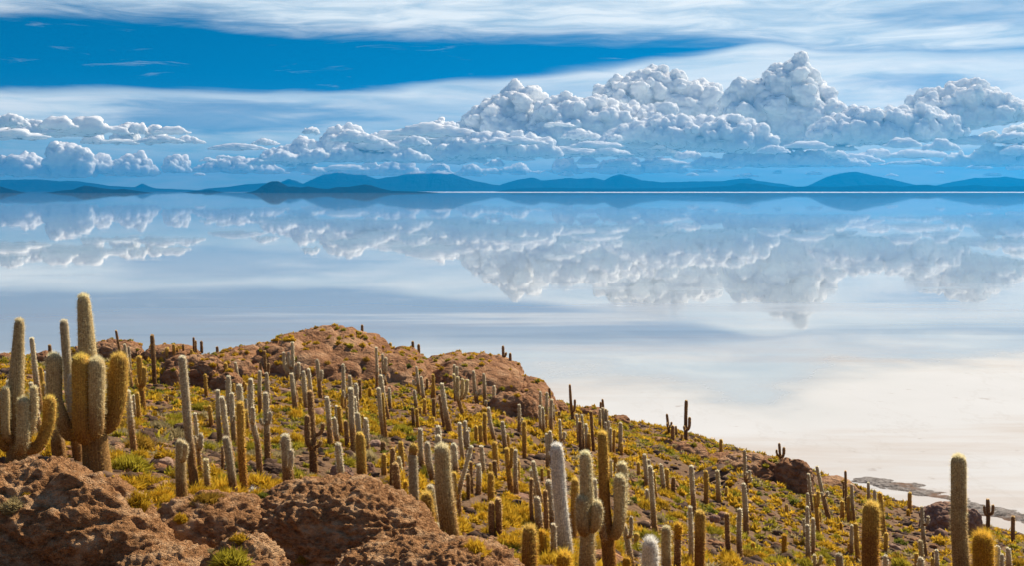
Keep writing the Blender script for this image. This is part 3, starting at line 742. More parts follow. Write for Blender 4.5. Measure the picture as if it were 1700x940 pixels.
    (1510, 853, 1510, 818, 7, 'g', [], dict(lab='lone golden column among black shore stones')), (1508, 859, 1508, 847, 6, 'o'), (1537, 928, 1532, 843, 7, 's', [(1540, 857, 5, 872)], dict(taper=(1.2, .75), lab='silver column with a short arm on the brown dirt patch')), (1532, 945, 1527, 897, 8, 'p'), (1522, 952, 1521, 919, 7, 'g'), (1529, 968, 1528, 926, 11, 's'),
    (1556, 955, 1555, 914, 7, 's'), (1550, 950, 1549, 917, 5, 'b'), (1548, 955, 1547, 927, 6, 'g'),
    (1601, 1000, 1596, 759, 26, 'p', [], dict(lab='huge lone pale column rising above the shoreline', lowcut=(.1, .9), taper=(1.12, .95))), (1631, 1000, 1629, 884, 36, 'o', [], dict(spine=.30, lab='fat orange cactus with long bristling spines beside the huge pale column')),
    (1658, 958, 1656, 907, 10, 's'), (1664, 962, 1664, 921, 7, 's'), (1675, 958, 1673, 910, 9, 's'),
    (1640, 884, 1641, 830, 7, 'b', [(1633, 840, 4.5, 856), (1646, 837, 5, 854)], dict(lab='small brown candelabra cactus at the water by the pinkish boulder')), (1682, 908, 1681, 857, 7, 'b', [], dict(lab='brown column alone at the eastern shoreline')),
]

ZONES = [  # landmark the cactus stands by, from where it stands in the photograph
    (lambda x, y: y < 615 and x < 420, 'on the western skyline crest'),
    (lambda x, y: x < 130, 'around the western candelabra'),
    (lambda x, y: x < 270 and y < 720, 'on the slope behind the giant candelabra'),
    (lambda x, y: x < 300, 'beside the giant candelabra'),
    (lambda x, y: y < 612, 'on the rim of the brown cliff'),
    (lambda x, y: x < 420 and y < 715, 'below the rounded western outcrop'),
    (lambda x, y: x < 470 and y >= 715, 'behind the pitted rocks'),
    (lambda x, y: x < 560 and y < 700, 'at the foot of the domed cliff'),
    (lambda x, y: x < 665 and y < 700, 'below the cliff saddle'),
    (lambda x, y: x < 665 and y < 765, 'above the domed pitted rock'),
    (lambda x, y: x < 700, 'close behind the domed pitted rock'),
    (lambda x, y: x < 880 and y < 700, 'at the foot of the long cliff'),
    (lambda x, y: x < 880 and y < 765, 'below the boulders of the long cliff'),
    (lambda x, y: x < 880, 'in the hollow beyond the pitted rock'),
    (lambda x, y: x < 926 and y < 765, 'against the end block of the cliff'),
    (lambda x, y: x < 1050 and y < 765, 'on the crest past the cliff end'),
    (lambda x, y: x < 1062, 'around the white woolly column'),
    (lambda x, y: y < 760 and x < 1250, 'on the headland crest'),
    (lambda x, y: y < 850 and x < 1330, 'by the dark slab ledge'),
    (lambda x, y: x < 1330, 'on the lower eastern slope'),
    (lambda x, y: x < 1385, 'below the headland block'),
    (lambda x, y: x < 1435, 'below the shore rise'),
    (lambda x, y: x < 1500, 'around the fat bristly golden column'),
    (lambda x, y: x < 1580, 'on the brown dirt patch'),
    (lambda x, y: True, 'east of the huge pale column'),
]
WORDS = ['first', 'second', 'third', 'fourth', 'fifth', 'sixth', 'seventh', 'eighth', 'ninth', 'tenth', 'eleventh', 'twelfth', 'thirteenth', 'fourteenth', 'fifteenth', 'sixteenth', 'seventeenth', 'eighteenth', 'nineteenth', 'twentieth']
SKINW = {'s': 'silver', 'w': 'white woolly', 'g': 'golden', 'o': 'orange', 'b': 'brown', 'p': 'pale'}


def rank_labels(items):
    """items: (key text, x, setter) - things whose texts agree are told apart by their order from the west"""
    by = {}
    for it in items: by.setdefault(it[0], []).append(it)
    for key, lst in by.items():
        lst.sort(key=lambda i: i[1])
        n = len(lst)
        for i, (k, x, fn) in enumerate(lst):
            if n == 1: fn(k)
            elif n == 2: fn(('western ' if i == 0 else 'eastern ') + k)
            elif n == 3: fn(('westernmost ', 'middle ', 'easternmost ')[i] + k)
            else: fn(f'{k}, {WORDS[i]} from the left')


def build_cacti():
    items = []
    for idx, c in enumerate(CACTI):
        bx, by, tx, ty, w, st = c[:6]
        arms = c[6] if len(c) > 6 else []; op = c[7] if len(c) > 7 else {}
        g = np.random.default_rng(1000 + idx)
        base = None
        if op.get('r'):
            best = None
            for dy in range(0, 14):
                dv = Vector(P(bx, by - 2 + dy, 1.) - np.array([0, 0, EYE])).normalized()
                for tree, o in ROCK_TREES:
                    if tree is None: continue
                    h = tree.ray_cast(Vector((0, 0, EYE)), dv, 200)
                    if h[0] is not None and (best is None or h[0].y < best.y): best = h[0]
                if best is not None: break
            hl = LAND.hit(bx, by + 3)
            if best is not None and best.y < hl[1] + 25: base = np.array(best) + np.array([0, .15, 0])
            else: base = hl
        else:
            base = LAND.hit(bx, by)
        Y = base[1]
        k = Y / F                                               # metres per pixel there
        r0 = w * k * .5 * (.93 if w > 13 else 1.0)
        base = base - np.array([0, 0, .06 + r0 * .3])
        fx, fy = project(base)
        pt = lambda px, py, dy=0.: np.array([(px - 850.) / F * Y, Y + dy, EYE - (py - HZ) / F * Y]) - base
        lean = g.uniform(-.06, .06) * (by - ty) * k
        tw = op.get('tw'); trunk = op.get('trunk', 1.)
        ctrl = [np.zeros(3)] + [pt(x, y, lean * .5) for x, y in sorted(op.get('ctrl', []), key=lambda q: -q[1])] + [pt(tx, ty, lean)]
        if len(ctrl) == 2:
            bow = g.uniform(-.02, .02) * (by - ty) * k
            ctrl.insert(1, ctrl[0] * .5 + ctrl[1] * .5 + np.array([bow + .10 * (ctrl[0][0] - ctrl[1][0]) * -1, 0, 0]))
        plen = max(by - ty, 8)
        kw = dict(lowcut=op.get('lowcut', (.30, .62)), taper=op.get('taper', (1.0, .92) if st in 'gob' else (1.08, .84)), spine=op.get('spine', {'s': .13, 'w': .17, 'g': .19, 'o': .26, 'b': .12, 'p': .15}[st]))
        if trunk > 1: kw['taper'] = (trunk, .82)
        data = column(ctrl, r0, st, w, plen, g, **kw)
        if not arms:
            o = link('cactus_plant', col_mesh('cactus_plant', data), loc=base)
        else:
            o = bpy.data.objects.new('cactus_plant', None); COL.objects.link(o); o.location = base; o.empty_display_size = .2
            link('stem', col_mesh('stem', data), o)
            for ai, (ax, ay, aw, at_y) in enumerate(arms):
                ast = op.get('armst', [st] * len(arms))[ai]
                f = np.clip((by - at_y) / max(by - ty, 1), 0, 1)
                cz = np.array(ctrl); ff = np.linspace(0, 1, len(cz))
                zt = pt(0, at_y)[2]
                root = np.array([np.interp(zt, cz[:, 2], cz[:, 0]), np.interp(zt, cz[:, 2], cz[:, 1]), zt])
                tipp = pt(ax, ay)
                dx = tipp[0] - root[0]
                side = (-1 if ai % 2 == 0 else 1) * max(r0 * 1.5, abs(dx) * .5)
                if abs(dx) < r0 * 2.2 and not op.get('head'): side = -(r0 * 1.9 + aw * k * .35)
                if op.get('short'): side = -r0 * 1.1
                dep = root[1] + (0 if op.get('head') else side * (.8 if abs(dx) > r0 * 2 else 1.))
                tipp[1] = dep
                if op.get('head'):
                    cp = [root, tipp]
                else:
                    low = root + np.array([dx * .62, (dep - root[1]) * .7, -(.06 if not op.get('short') else .0) * abs(tipp[2] - root[2])])
                    elb = np.array([tipp[0] - .02 * dx, dep, root[2] + min(abs(dx) * .75 + aw * k * .3, .42 * abs(tipp[2] - root[2]))])
                    cp = [root, low, elb, tipp]
                d2 = column(cp, aw * k * .52, ast, aw, max(at_y - ay, 6), g, lowcut=(.15, .55), taper=(.9, .95), spine={'s': .13, 'w': .17, 'g': .2, 'o': .28, 'b': .12, 'p': .16}[ast], foot=False, tip=1.2)
                nm = 'head' if op.get('head') else 'arm'
                link(nm, col_mesh(nm, d2), o)
        tag(o, None, 'cactus', 'columnar cacti growing on the slope')
        if op.get('lab'): o['label'] = op['lab']
        else:
            zone = next(z for fz, z in ZONES if fz(bx, by))
            hgt = (by - ty) * k
            size = 'tall' if hgt > 2.6 else 'short' if hgt < 1.2 else 'mid-height'
            skin = SKINW[st]
            kind = 'armed cactus' if arms else 'column cactus'
            key = f'{size} {skin} {kind} {zone}'
            def setter(txt, o=o): o['label'] = txt
            items.append((key, bx, setter))
    rank_labels(items)


# ---------------------------------------------------------------- shrubs, stones, shore gravel
def shrub_mat():
    m, t, out = material('cushion_shrub_leaves')
    at = t.node('ShaderNodeAttribute', out='Color', attribute_name='tint')
    oi = t.n.new('ShaderNodeObjectInfo')
    k = t.lin(oi.outputs['Random'], 0., 1., .82, 1.15)
    c = t.mix(1., at, t.node('ShaderNodeCombineColor', ins={0: k, 1: k, 2: k}), 'MULTIPLY')
    d = t.node('ShaderNodeBsdfDiffuse', ins={0: c, 1: 1.})
    tr = t.node('ShaderNodeBsdfTranslucent', ins={0: c})
    t.l.new(t.node('ShaderNodeMixShader', ins={0: .45, 1: d, 2: tr}), out.inputs[0])
    return m


SHRUB = shrub_mat()
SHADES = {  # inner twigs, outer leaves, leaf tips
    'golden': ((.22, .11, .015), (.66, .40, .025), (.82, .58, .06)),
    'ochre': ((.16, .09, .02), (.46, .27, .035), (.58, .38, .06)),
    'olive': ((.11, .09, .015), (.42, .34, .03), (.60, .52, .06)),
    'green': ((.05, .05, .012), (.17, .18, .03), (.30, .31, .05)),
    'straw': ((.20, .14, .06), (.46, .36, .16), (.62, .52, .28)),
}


def shrub_mesh(shade, n, seed, wd, spiky=.30):
    """unit cushion: radius 1, about .75 high, made of many narrow leaves round a twiggy heart"""
    g = np.random.default_rng(seed)
    tw, lf, tp = [np.array(x) for x in SHADES[shade]]
    d = g.normal(size=(n, 3)); d[:, 2] = np.abs(d[:, 2]) * .9; d /= np.linalg.norm(d, axis=1)[:, None]
    lob = .80 + .32 * vnoise(d * 1.9 + seed, seed) + .16 * vnoise(d * 4.5 + seed, seed + 1)
    r0 = lob * g.uniform(.35, .86, n)
    root = d * r0[:, None] * np.array([1, 1, .72])
    dr = d + g.normal(size=(n, 3)) * .45 + np.array([0, 0, .30]); dr /= np.linalg.norm(dr, axis=1)[:, None]
    ln = g.uniform(.6, 1.4, n) * spiky
    side = np.cross(dr, g.normal(size=(n, 3))); side /= np.linalg.norm(side, axis=1)[:, None]
    w = wd * g.uniform(.6, 1.3, n)
    tip = root + dr * ln[:, None]
    V = np.stack([root - side * w[:, None], root + side * w[:, None], tip], 1)
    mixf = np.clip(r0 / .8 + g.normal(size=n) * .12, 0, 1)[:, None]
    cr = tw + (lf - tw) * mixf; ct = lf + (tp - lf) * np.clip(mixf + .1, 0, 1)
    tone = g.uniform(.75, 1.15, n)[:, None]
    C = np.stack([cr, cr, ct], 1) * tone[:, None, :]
    hv, hf = ico(2)
    hv = hv * np.array([.66, .66, .46]) * (1 + .2 * vnoise(hv * 2 + seed, seed))[:, None]
    V = np.concatenate([V.reshape(-1, 3), hv]); C = np.concatenate([C.reshape(-1, 3), np.tile((tw + lf) * .5, (len(hv), 1))])
    return V, np.concatenate([np.arange(3 * n).reshape(-1, 3), hf + 3 * n]), np.clip(C, 0, .9)


def in_rock(x, y, grow=.9):
    for cx, cy, rx, ry in ROCKS:
        if ((x - cx) / rx) ** 2 + ((y - cy) / ry) ** 2 < grow: return True
    return False


def build_plants():
    dg = bpy.context.evaluated_depsgraph_get(); dg.update()
    eye = Vector((0, 0, EYE))

    def look(px, py):
        dv = Vector(P(px, py, 1.) - np.array([0, 0, EYE])).normalized()
        ok, loc, nor, fi, ob, mw = SC.ray_cast(dg, eye, dv)
        return (np.array(loc), ob) if ok else (None, None)

    g = np.random.default_rng(77)
    M = 19000
    Yc = np.sqrt(g.uniform(17.5 ** 2, 112. ** 2, M)); xc = g.uniform(-.58, .58, M) * Yc
    q = np.stack([xc, Yc, np.zeros(M)], 1)
    cl = fbm(q / 6., 51, 3); cl2 = fbm(q / 1.6, 52, 2)
    z = LAND(xc, Yc)
    cand = []
    for i in range(M):
        if z[i] < .7: continue
        px, py = project((xc[i], Yc[i], z[i]))
        if py > 1150: continue
        if cl[i] * .8 + cl2[i] * .5 < -.30 and g.random() < .8: continue
        if ((px - 1500) / 85.) ** 2 + ((py - 880) / 34.) ** 2 < 1 and g.random() < .88: continue
        if px > 1180 and g.random() < .08: continue
        rock = in_rock(xc[i], Yc[i], 1.0)
        if rock:
            if Yc[i] < 30 or g.random() < .55: continue
            ok, loc, *_ = SC.ray_cast(dg, Vector((xc[i], Yc[i], 60.)), Vector((0, 0, -1)))
            if not ok or loc.z < z[i] + .1: continue
            zz = loc.z; sc = g.uniform(.16, .34)
        else:
            zz = z[i]; sc = .20 + .34 * g.random() ** 1.5 + .05 * max(0, cl[i])
        cand.append((xc[i], Yc[i], zz, sc))
    cand = np.array(cand)
    # thin out overlaps
    keep = []; grid = {}
    for i in g.permutation(len(cand)):
        x, y, zz, sc = cand[i]; key = (int(x // .8), int(y // .8)); bad = False
        for a in (-1, 0, 1):
            for b in (-1, 0, 1):
                for j in grid.get((key[0] + a, key[1] + b), ()):
                    if (cand[j][0] - x) ** 2 + (cand[j][1] - y) ** 2 < (.55 * (sc + cand[j][3])) ** 2: bad = True
        if bad: continue
        grid.setdefault(key, []).append(i); keep.append(i)
    cand = cand[keep]
    size = cand[:, 3] / cand[:, 1] * F
    px = 850 + F * cand[:, 0] / cand[:, 1]; py = HZ + F * (EYE - cand[:, 2]) / cand[:, 1]
    vis = np.zeros(len(cand), bool)
    order = np.argsort(-size); nvis = 0
    for i in order:
        if not (-5 < px[i] < 1705 and py[i] < 945): continue
        x, y, zz, sc = cand[i]
        tgt = Vector((x, y, zz + sc * .55)); dv = (tgt - eye); L = dv.length
        ok, loc, *_ = SC.ray_cast(dg, eye, dv.normalized(), distance=L - .25)
        if not ok:
            vis[i] = True; nvis += 1
            if nvis >= 286: break
    names = list(SHADES)
    q = np.stack([cand[:, 0], cand[:, 1], np.zeros(len(cand))], 1)
    hue = fbm(q / 9., 61, 2) + .55 * g.normal(size=len(cand))
    def shade_of(h): return 'golden' if h > -.16 else 'ochre' if h > -.30 else 'olive' if h > -.84 else 'green' if h > -.95 else 'straw'
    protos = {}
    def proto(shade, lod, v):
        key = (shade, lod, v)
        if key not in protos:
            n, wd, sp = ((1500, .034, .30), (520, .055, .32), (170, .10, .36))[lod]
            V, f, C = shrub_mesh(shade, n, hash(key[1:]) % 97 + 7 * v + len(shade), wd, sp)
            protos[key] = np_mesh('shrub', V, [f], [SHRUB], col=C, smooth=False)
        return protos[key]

    items = []
    def put(x, y, zz, sc, shade, lod, v, lab=None, where=None):
        o = link('shrub', proto(shade, lod, v), loc=(x, y, zz - sc * .08))
        a = g.uniform(0, 6.28)
        o.scale = (sc * g.uniform(.9, 1.2), sc * g.uniform(.9, 1.2), sc * g.uniform(.8, 1.25)); o.rotation_euler = (0, 0, a)
        tag(o, lab, 'shrub')
        if lab: return o
        bx, by = project((x, y, zz))
        zone = next(zn for fz, zn in ZONES if fz(bx, by))
        w = 'big' if sc > .40 else 'small' if sc < .24 else 'round'
        items.append((f'{w} {shade} cushion shrub {zone}', bx, o))
        return o

    # hand-placed ones by the pitted rocks
    for (bx, by, rpx, shade, lab) in [
        (383, 930, 36, 'olive', 'round yellow-green bush in front of the mid-sized pitted rock'), (398, 895, 19, 'golden', 'golden tuft on the face of the mid-sized pitted rock'), (352, 918, 13, 'straw', 'dry straw tuft beside the yellow-green bush'),
        (18, 838, 28, 'straw', 'pale straw bush on top of the big pitted rock'), (44, 822, 9, 'golden', 'tiny golden tuft near the pale straw bush on the rock'), (228, 832, 30, 'golden', 'wide golden cushion on the east flank of the big pitted rock'),
        (345, 828, 30, 'ochre', 'spreading ochre cushion behind the mid-sized pitted rock'), (437, 824, 15, 'green', 'bright green tuft beside the white ball cactus'), (503, 930, 14, 'ochre', 'thin brown tuft under the overhang of the domed rock'),
        (300, 862, 15, 'golden', 'golden tuft in the cleft between the two big pitted rocks'), (262, 846, 18, 'ochre', 'ochre cushion at the top of the rock cleft'), (218, 785, 22, 'golden', 'golden cushion close to the trunk of the giant candelabra'), (76, 748, 20, 'golden', 'golden shrub between the two candelabra trunks'), (790, 912, 26, 'golden', 'golden cushion at the foot of the low rock slab'),
        (1085, 792, 14, 'golden', 'golden shrub above the long dark ledge'), (1183, 768, 14, 'golden', 'rounded golden shrub on the headland outcrop'),
    ]:
        p, ob = look(bx, by)
        if p is None: continue
        sc = rpx * p[1] / F
        put(p[0], p[1], p[2] - sc * .2, sc, shade, 0, len(lab) % 3, lab)['group'] = 'shrubs around the rocks'
    rest_V, rest_F, rest_C, off = [], [], [], 0
    lods = [shrub_mesh(s, 80, 300 + i * 5 + v, .15, .40) for i, s in enumerate(names) for v in range(3)]
    for i in range(len(cand)):
        x, y, zz, sc = cand[i]; sh = shade_of(hue[i])
        if vis[i]:
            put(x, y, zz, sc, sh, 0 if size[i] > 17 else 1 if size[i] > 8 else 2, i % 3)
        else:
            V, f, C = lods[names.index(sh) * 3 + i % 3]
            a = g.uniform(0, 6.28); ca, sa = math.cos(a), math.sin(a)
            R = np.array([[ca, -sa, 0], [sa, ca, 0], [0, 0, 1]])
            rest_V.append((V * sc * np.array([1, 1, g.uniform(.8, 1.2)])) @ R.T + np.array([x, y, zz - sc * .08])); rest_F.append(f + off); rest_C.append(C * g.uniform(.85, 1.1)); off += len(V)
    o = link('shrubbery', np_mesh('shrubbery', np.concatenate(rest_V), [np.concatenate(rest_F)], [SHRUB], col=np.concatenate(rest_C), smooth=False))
    tag(o, kind='stuff')
    # labels: shrubs that nothing tells apart share one label and group; few of a sort are told apart
    by = {}
    for k, x, o in items: by.setdefault(k, []).append((x, o))
    for k, lst in by.items():
        lst.sort(key=lambda t_: t_[0])
        if len(lst) <= 3: rank_labels([(k, x, (lambda txt, o=o: o.__setitem__('label', txt))) for x, o in lst])
        else:
            for x, o in lst: o['label'] = k
        for x, o in lst: o['group'] = k.replace('shrub', 'shrubs')

    # ---- loose stones
    def stone(sub, seed, rough=.35):
        v, f = ico(sub)
        p = v / (np.abs(v) ** 3.).sum(1)[:, None] ** (1 / 3.)
        d1, _ = worley(v * 1.3 + seed * 3.3, seed)
        return p * (.75 + rough * d1 + .25 * vnoise(v * 2.2 + seed, seed))[:, None], f
    mats = [R_DARK, R_PINK, R_DARK, R_FAR]
    n = 0; sitems = []
    big = [np_mesh('stone', *(lambda vf: (vf[0], [vf[1]]))(stone(3, 40 + k)), [mats[k % 4]]) for k in range(10)]
    wordc = {0: 'dark', 1: 'pinkish', 2: 'dark', 3: 'brown'}
    tries = 0
    while n < 150 and tries < 4000:
        tries += 1
        Y = math.sqrt(g.uniform(20. ** 2, 100. ** 2)); x = g.uniform(-.43, .43) * Y
        zz = LAND(x, Y)[0]
        if zz < .25 or in_rock(x, Y, 1.1): continue
        bx, by_ = project((x, Y, zz))
        if by_ > 940 or not 0 < bx < 1700: continue
        ok, *_ = SC.ray_cast(dg, eye, (Vector((x, Y, zz + .2)) - eye).normalized(), distance=Y - .5)
        if ok: continue
        k = int(g.integers(10)); sc = float(np.clip(g.lognormal(-1.65, .38), .10, .42))
        if 1440 < bx < 1580 and by_ < 862: k = (k // 2) * 2; sc *= .8
        o = link('stone', big[k], loc=(x, Y, zz + sc * .05)); o.rotation_euler = tuple(g.uniform(-.4, .4, 2)) + (g.uniform(0, 6.3),)
        o.scale = (sc * g.uniform(.9, 1.5), sc * g.uniform(.8, 1.2), sc * g.uniform(.5, .8))
        zone = next(zn for fz, zn in ZONES if fz(bx, by_))
        w = 'large' if sc > .26 else 'small'
        tag(o, None, 'stone')
        sitems.append((f'{w} {wordc[k % 4]} loose stone {zone}', bx, o)); n += 1
    by = {}
    for k, x, o in sitems: by.setdefault(k, []).append((x, o))
    for k, lst in by.items():
        lst.sort(key=lambda t_: t_[0])
        if len(lst) <= 3: rank_labels([(k, x, (lambda txt, o=o: o.__setitem__('label', txt))) for x, o in lst])
        else:
            for x, o in lst: o['label'] = k
        for x, o in lst: o['group'] = k.replace('stone', 'stones')
    # ---- rubble: uncountable small stones
    def rubble(name, N, pick, mat, lo, hi, sub, seed):
        gg = np.random.default_rng(seed)
        sh = [stone(sub, 70 + k) for k in range(8)]
        X, Yv = pick(gg, N)
        Z = LAND(X, Yv)
        Vs, Fs, off = [], [], 0
        for i in range(N):
            if Z[i] < -.05 and name == 'rubble': continue
            v, f = sh[i % 8]
            s = lo * (hi / lo) ** (gg.random() ** 1.8)
            a = gg.uniform(0, 6.3); ca, sa = math.cos(a), math.sin(a)
            R = np.array([[ca, -sa, 0], [sa, ca, 0], [0, 0, 1]])
            Vs.append((v * s * np.array([gg.uniform(.8, 1.5), 1, gg.uniform(.45, .8)])) @ R.T + np.array([X[i], Yv[i], max(Z[i], 0) + s * .12])); Fs.append(f + off); off += len(v)
        tag(link(name, np_mesh(name, np.concatenate(Vs), [np.concatenate(Fs)], [mat], smooth=False)), kind='stuff')
    def slope(gg, N):
        Y = np.sqrt(gg.uniform(14. ** 2, 105. ** 2, N)); return gg.uniform(-.45, .45, N) * Y, Y
    def near(gg, N):
        Y = gg.uniform(15., 48., N); return gg.uniform(-.45, .45, N) * Y, Y
    rubble('rubble', 8500, slope, R_DARK, .08, .28, 1, 5)
    rubble('rubble', 7000, slope, R_FAR, .06, .22, 1, 6)
    rubble('rubble', 5000, near, R_FAR, .03, .10, 2, 7)
    def shore(gg, N):
        px_ = gg.uniform(1050, 1720, N); Y = np.interp(px_, [1050, 1150, 1300, 1400, 1500, 1600, 1720], [112, 106, 103, 100, 95, 88, 80]) + gg.normal(size=N) * 3.
        return (px_ - 850) / F * Y, Y
    rubble('rubble', 1500, shore, R_DARK, .06, .30, 1, 8)

    # ---- bars of grey gravel lying on the salt
    m, t, out = material('shore_gravel')
    pos = t.node('ShaderNodeNewGeometry', out='Position')
    n1 = t.noise(pos, 2.4, 6., .75); n2 = t.noise(pos, .28, 4., .6)
    c = t.mix(t.ss(n1, .35, .65), (.05, .042, .038), (.30, .27, .25))
    c = t.mix(t.ss(n2, .52, .66), c, (.17, .10, .065))
    bsdf(t, out, c, .9, .2, bump=n1, bstr=.8, bdist=.15)
    def bar(upper, lower, seed):
        U = np.array([P(x, y, EYE * F / (y - HZ)) for x, y in upper]); Lw = np.array([P(x, y, EYE * F / (y - HZ)) for x, y in lower])
        ts = np.linspace(0, 1, 240); tv = np.linspace(0, 1, 40)
        def along(A):
            s_ = np.linspace(0, 1, len(A)); return np.stack([np.interp(ts, s_, A[:, k]) for k in range(3)], 1)
        A, B = along(U), along(Lw)
        V = (A[None] * (1 - tv)[:, None, None] + B[None] * tv[:, None, None])
        w0 = V.reshape(-1, 3); V[..., 1] += (2.6 * fbm(w0 / 5., seed + 3, 4)).reshape(V.shape[:2])
        prof = np.sin(math.pi * tv)[:, None] * np.minimum(1, 6 * np.minimum(ts, 1 - ts))[None, :]
        w = V.reshape(-1, 3)
        V[..., 2] = -.16 + .30 * prof + (.34 * fbm(w * np.array([.35, 1., 1.]) / 1.7, seed, 5, .6)).reshape(V.shape[:2])
        i = np.arange(40 * 240).reshape(40, 240)
        f = np.stack([i[:-1, :-1], i[1:, :-1], i[1:, 1:], i[:-1, 1:]], -1).reshape(-1, 4)
        tag(link('shore', np_mesh('shore', V.reshape(-1, 3), [f], [m])), kind='structure')
    bar([(1395, 797), (1440, 798), (1490, 800), (1540, 806), (1585, 818), (1630, 832), (1680, 846), (1760, 862)], [(1400, 803), (1440, 810), (1490, 822), (1540, 836), (1585, 848), (1630, 858), (1680, 868), (1760, 884)], 3)


build_plants()
build_cacti()
# ---------------------------------------------------------------- salt flat, far mountains, haze, clouds
def build_salt():
    m, t, out = material('salt_crust')
    pos = t.node('ShaderNodeNewGeometry', out='Position')
    sx = t.node('ShaderNodeSeparateXYZ', out=None, ins={0: pos})
    x, y, z = sx.outputs
    big = t.noise(pos, .010, 4., .55)                       # patches of some 100 m
    mid = t.noise(pos, .045, 5., .6)
    fine = t.noise(pos, .35, 5., .65)
    # shore-side crust has dried out, further out a film of water stands on it
    yy = t.add(y, t.mul(x, -.30))
    dx = t.mul(t.sub(x, 29.), 1 / 8.)
    tongue = t.m('EXPONENT', t.mul(t.mul(dx, dx), -1.))
    edge = t.sub(t.add(141., t.mul(t.sub(mid, .5), 60.)), t.mul(tongue, 20.))
    dry = t.ss(t.sub(yy, edge), 40., -14.)
    damp = t.ss(t.add(yy, t.mul(t.sub(big, .5), -150.)), 560., 170.)
    white = t.mix(mid, (.475, .49, .505), (.575, .59, .61))
    wet = t.mix(mid, (.395, .425, .425), (.465, .485, .48))
    # ridges of salt lying across the film, and dustier lanes between them
    lane = t.noise(t.xyz(t.mul(x, .006), t.mul(y, .035), 4.4), 1., 5., .6)
    wet = t.mix(t.mul(t.mul(t.ss(lane, .54, .68), .7), damp), wet, (.51, .515, .51))
    wet = t.mix(t.mul(t.ss(lane, .44, .36), t.mul(damp, .7)), wet, (.34, .36, .36))
    col = t.mix(dry, wet, white)
    # faint rust and dust tints near the island
    dust = t.noise(t.xyz(t.mul(x, .012), t.mul(y, .05), 2.2), 1., 6., .65)
    tintm = t.mul(t.ss(dust, .46, .66), t.mul(t.ss(y, 330., 140.), .62))
    col = t.mix(tintm, col, (.43, .375, .335))
    speck = t.mul(t.ss(fine, .62, .72), t.mul(dry, .6))
    col = t.mix(speck, col, (.30, .26, .24))
    vein = t.noise(t.xyz(t.mul(x, .05), t.mul(y, .02), 9.), 1., 6., .65)
    col = t.mix(t.mul(t.ss(t.m('ABSOLUTE', t.sub(vein, .5)), .012, .0), t.mul(dry, .14)), col, (.36, .34, .32))
    farw = t.mul(t.ss(y, 11200., 12500.), t.ss(t.add(x, t.mul(t.sub(big, .5), 9000.)), -3500., 1500.))
    dry = t.m('MAXIMUM', dry, farw)
    col = t.mix(farw, col, (.85, .86, .87))
    rough = t.lin(t.add(t.mul(dry, 1.), t.mul(t.sub(mid, .5), .10)), 0., 1., .017, .75)
    ripple = t.mul(t.sub(1., dry), t.add(t.mul(t.ss(mid, .5, .7), .02), t.mul(t.mul(t.ss(lane, .54, .70), damp), .16)))
    rough = t.add(rough, ripple)
    film = t.sub(1., t.mul(dry, .92))
    b = bsdf(t, out, col, rough, t.mul(film, .5), bump=fine, bstr=t.mul(dry, .25), bdist=.06)
    b.inputs['IOR'].default_value = 1.36
    S = 26000.
    me = np_mesh('salt_flat', [(-S, -S, 0), (S, -S, 0), (S, S, 0), (-S, S, 0)], [np.array([[0, 1, 2, 3]])], [m], smooth=False)
    tag(link('salt_flat', me), kind='structure')


def far_mat(name, lo, hi, snow=None):
    m, t, out = material(name)
    pos = t.node('ShaderNodeNewGeometry', out='Position')
    n = t.noise(pos, .002, 5., .6)
    c = t.mix(n, lo, hi)
    if snow:
        z = t.node('ShaderNodeSeparateXYZ', out=2, ins={0: pos})
        c = t.mix(t.mul(t.ss(t.add(z, t.mul(n, 90.)), snow, snow + 30.), .85), c, (.8, .82, .85))
    n2 = t.noise(pos, .006, 6., .7)
    bsdf(t, out, c, 1., 0., bump=n2, bstr=1., bdist=90.)
    return m


def ridge(name, pts, Y, depth, mat, rough=.20, n=240, seed=0, foot=None):
    """mountain with a real front and back slope under the given crest (pixel points)"""
    pts = np.array(sorted(pts), float)
    xs = np.linspace(pts[0, 0], pts[-1, 0], n)
    ys = np.interp(xs, pts[:, 0], pts[:, 1])
    ground = HZ + EYE / Y * F
    prof = [(-1., 0.), (-.72, .22), (-.45, .50), (-.2, .80), (0., 1.), (.3, .72), (.65, .35), (1., 0.)]
    V = []
    for k, (dd, hh) in enumerate(prof):
        for x, y in zip(xs, ys):
            h = max(0., (ground - y)) / F * Y
            wx = (x - 850) / F * Y
            V.append((wx, Y + dd * depth, h * hh))
    V = np.array(V)
    q = V * np.array([1 / 700., 1 / 700., 0]) + seed
    wob = fbm(q, seed, 6, .6) * rough
    mid = np.repeat(np.array([4 * h * (1 - h) + .40 * (h == 1) for _, h in prof]), n)
    top = V[4 * n:5 * n, 2]
    V[:, 2] += wob * mid * np.tile(top, len(prof)) * 1.3
    V[:, 1] += fbm(q * 1.7 + 5, seed + 9, 3) * depth * .12 * (mid > 0)
    V[:, 2] = np.where(np.repeat(np.array([h == 0 for _, h in prof]), n), -1.5, np.maximum(V[:, 2], -1.5))
    i = np.arange(n - 1)
    faces = [np.stack([r * n + i, r * n + i + 1, (r + 1) * n + i + 1, (r + 1) * n + i], 1) for r in range(len(prof) - 1)]
    tag(link(name, np_mesh(name, V, faces, [mat])), kind='structure')


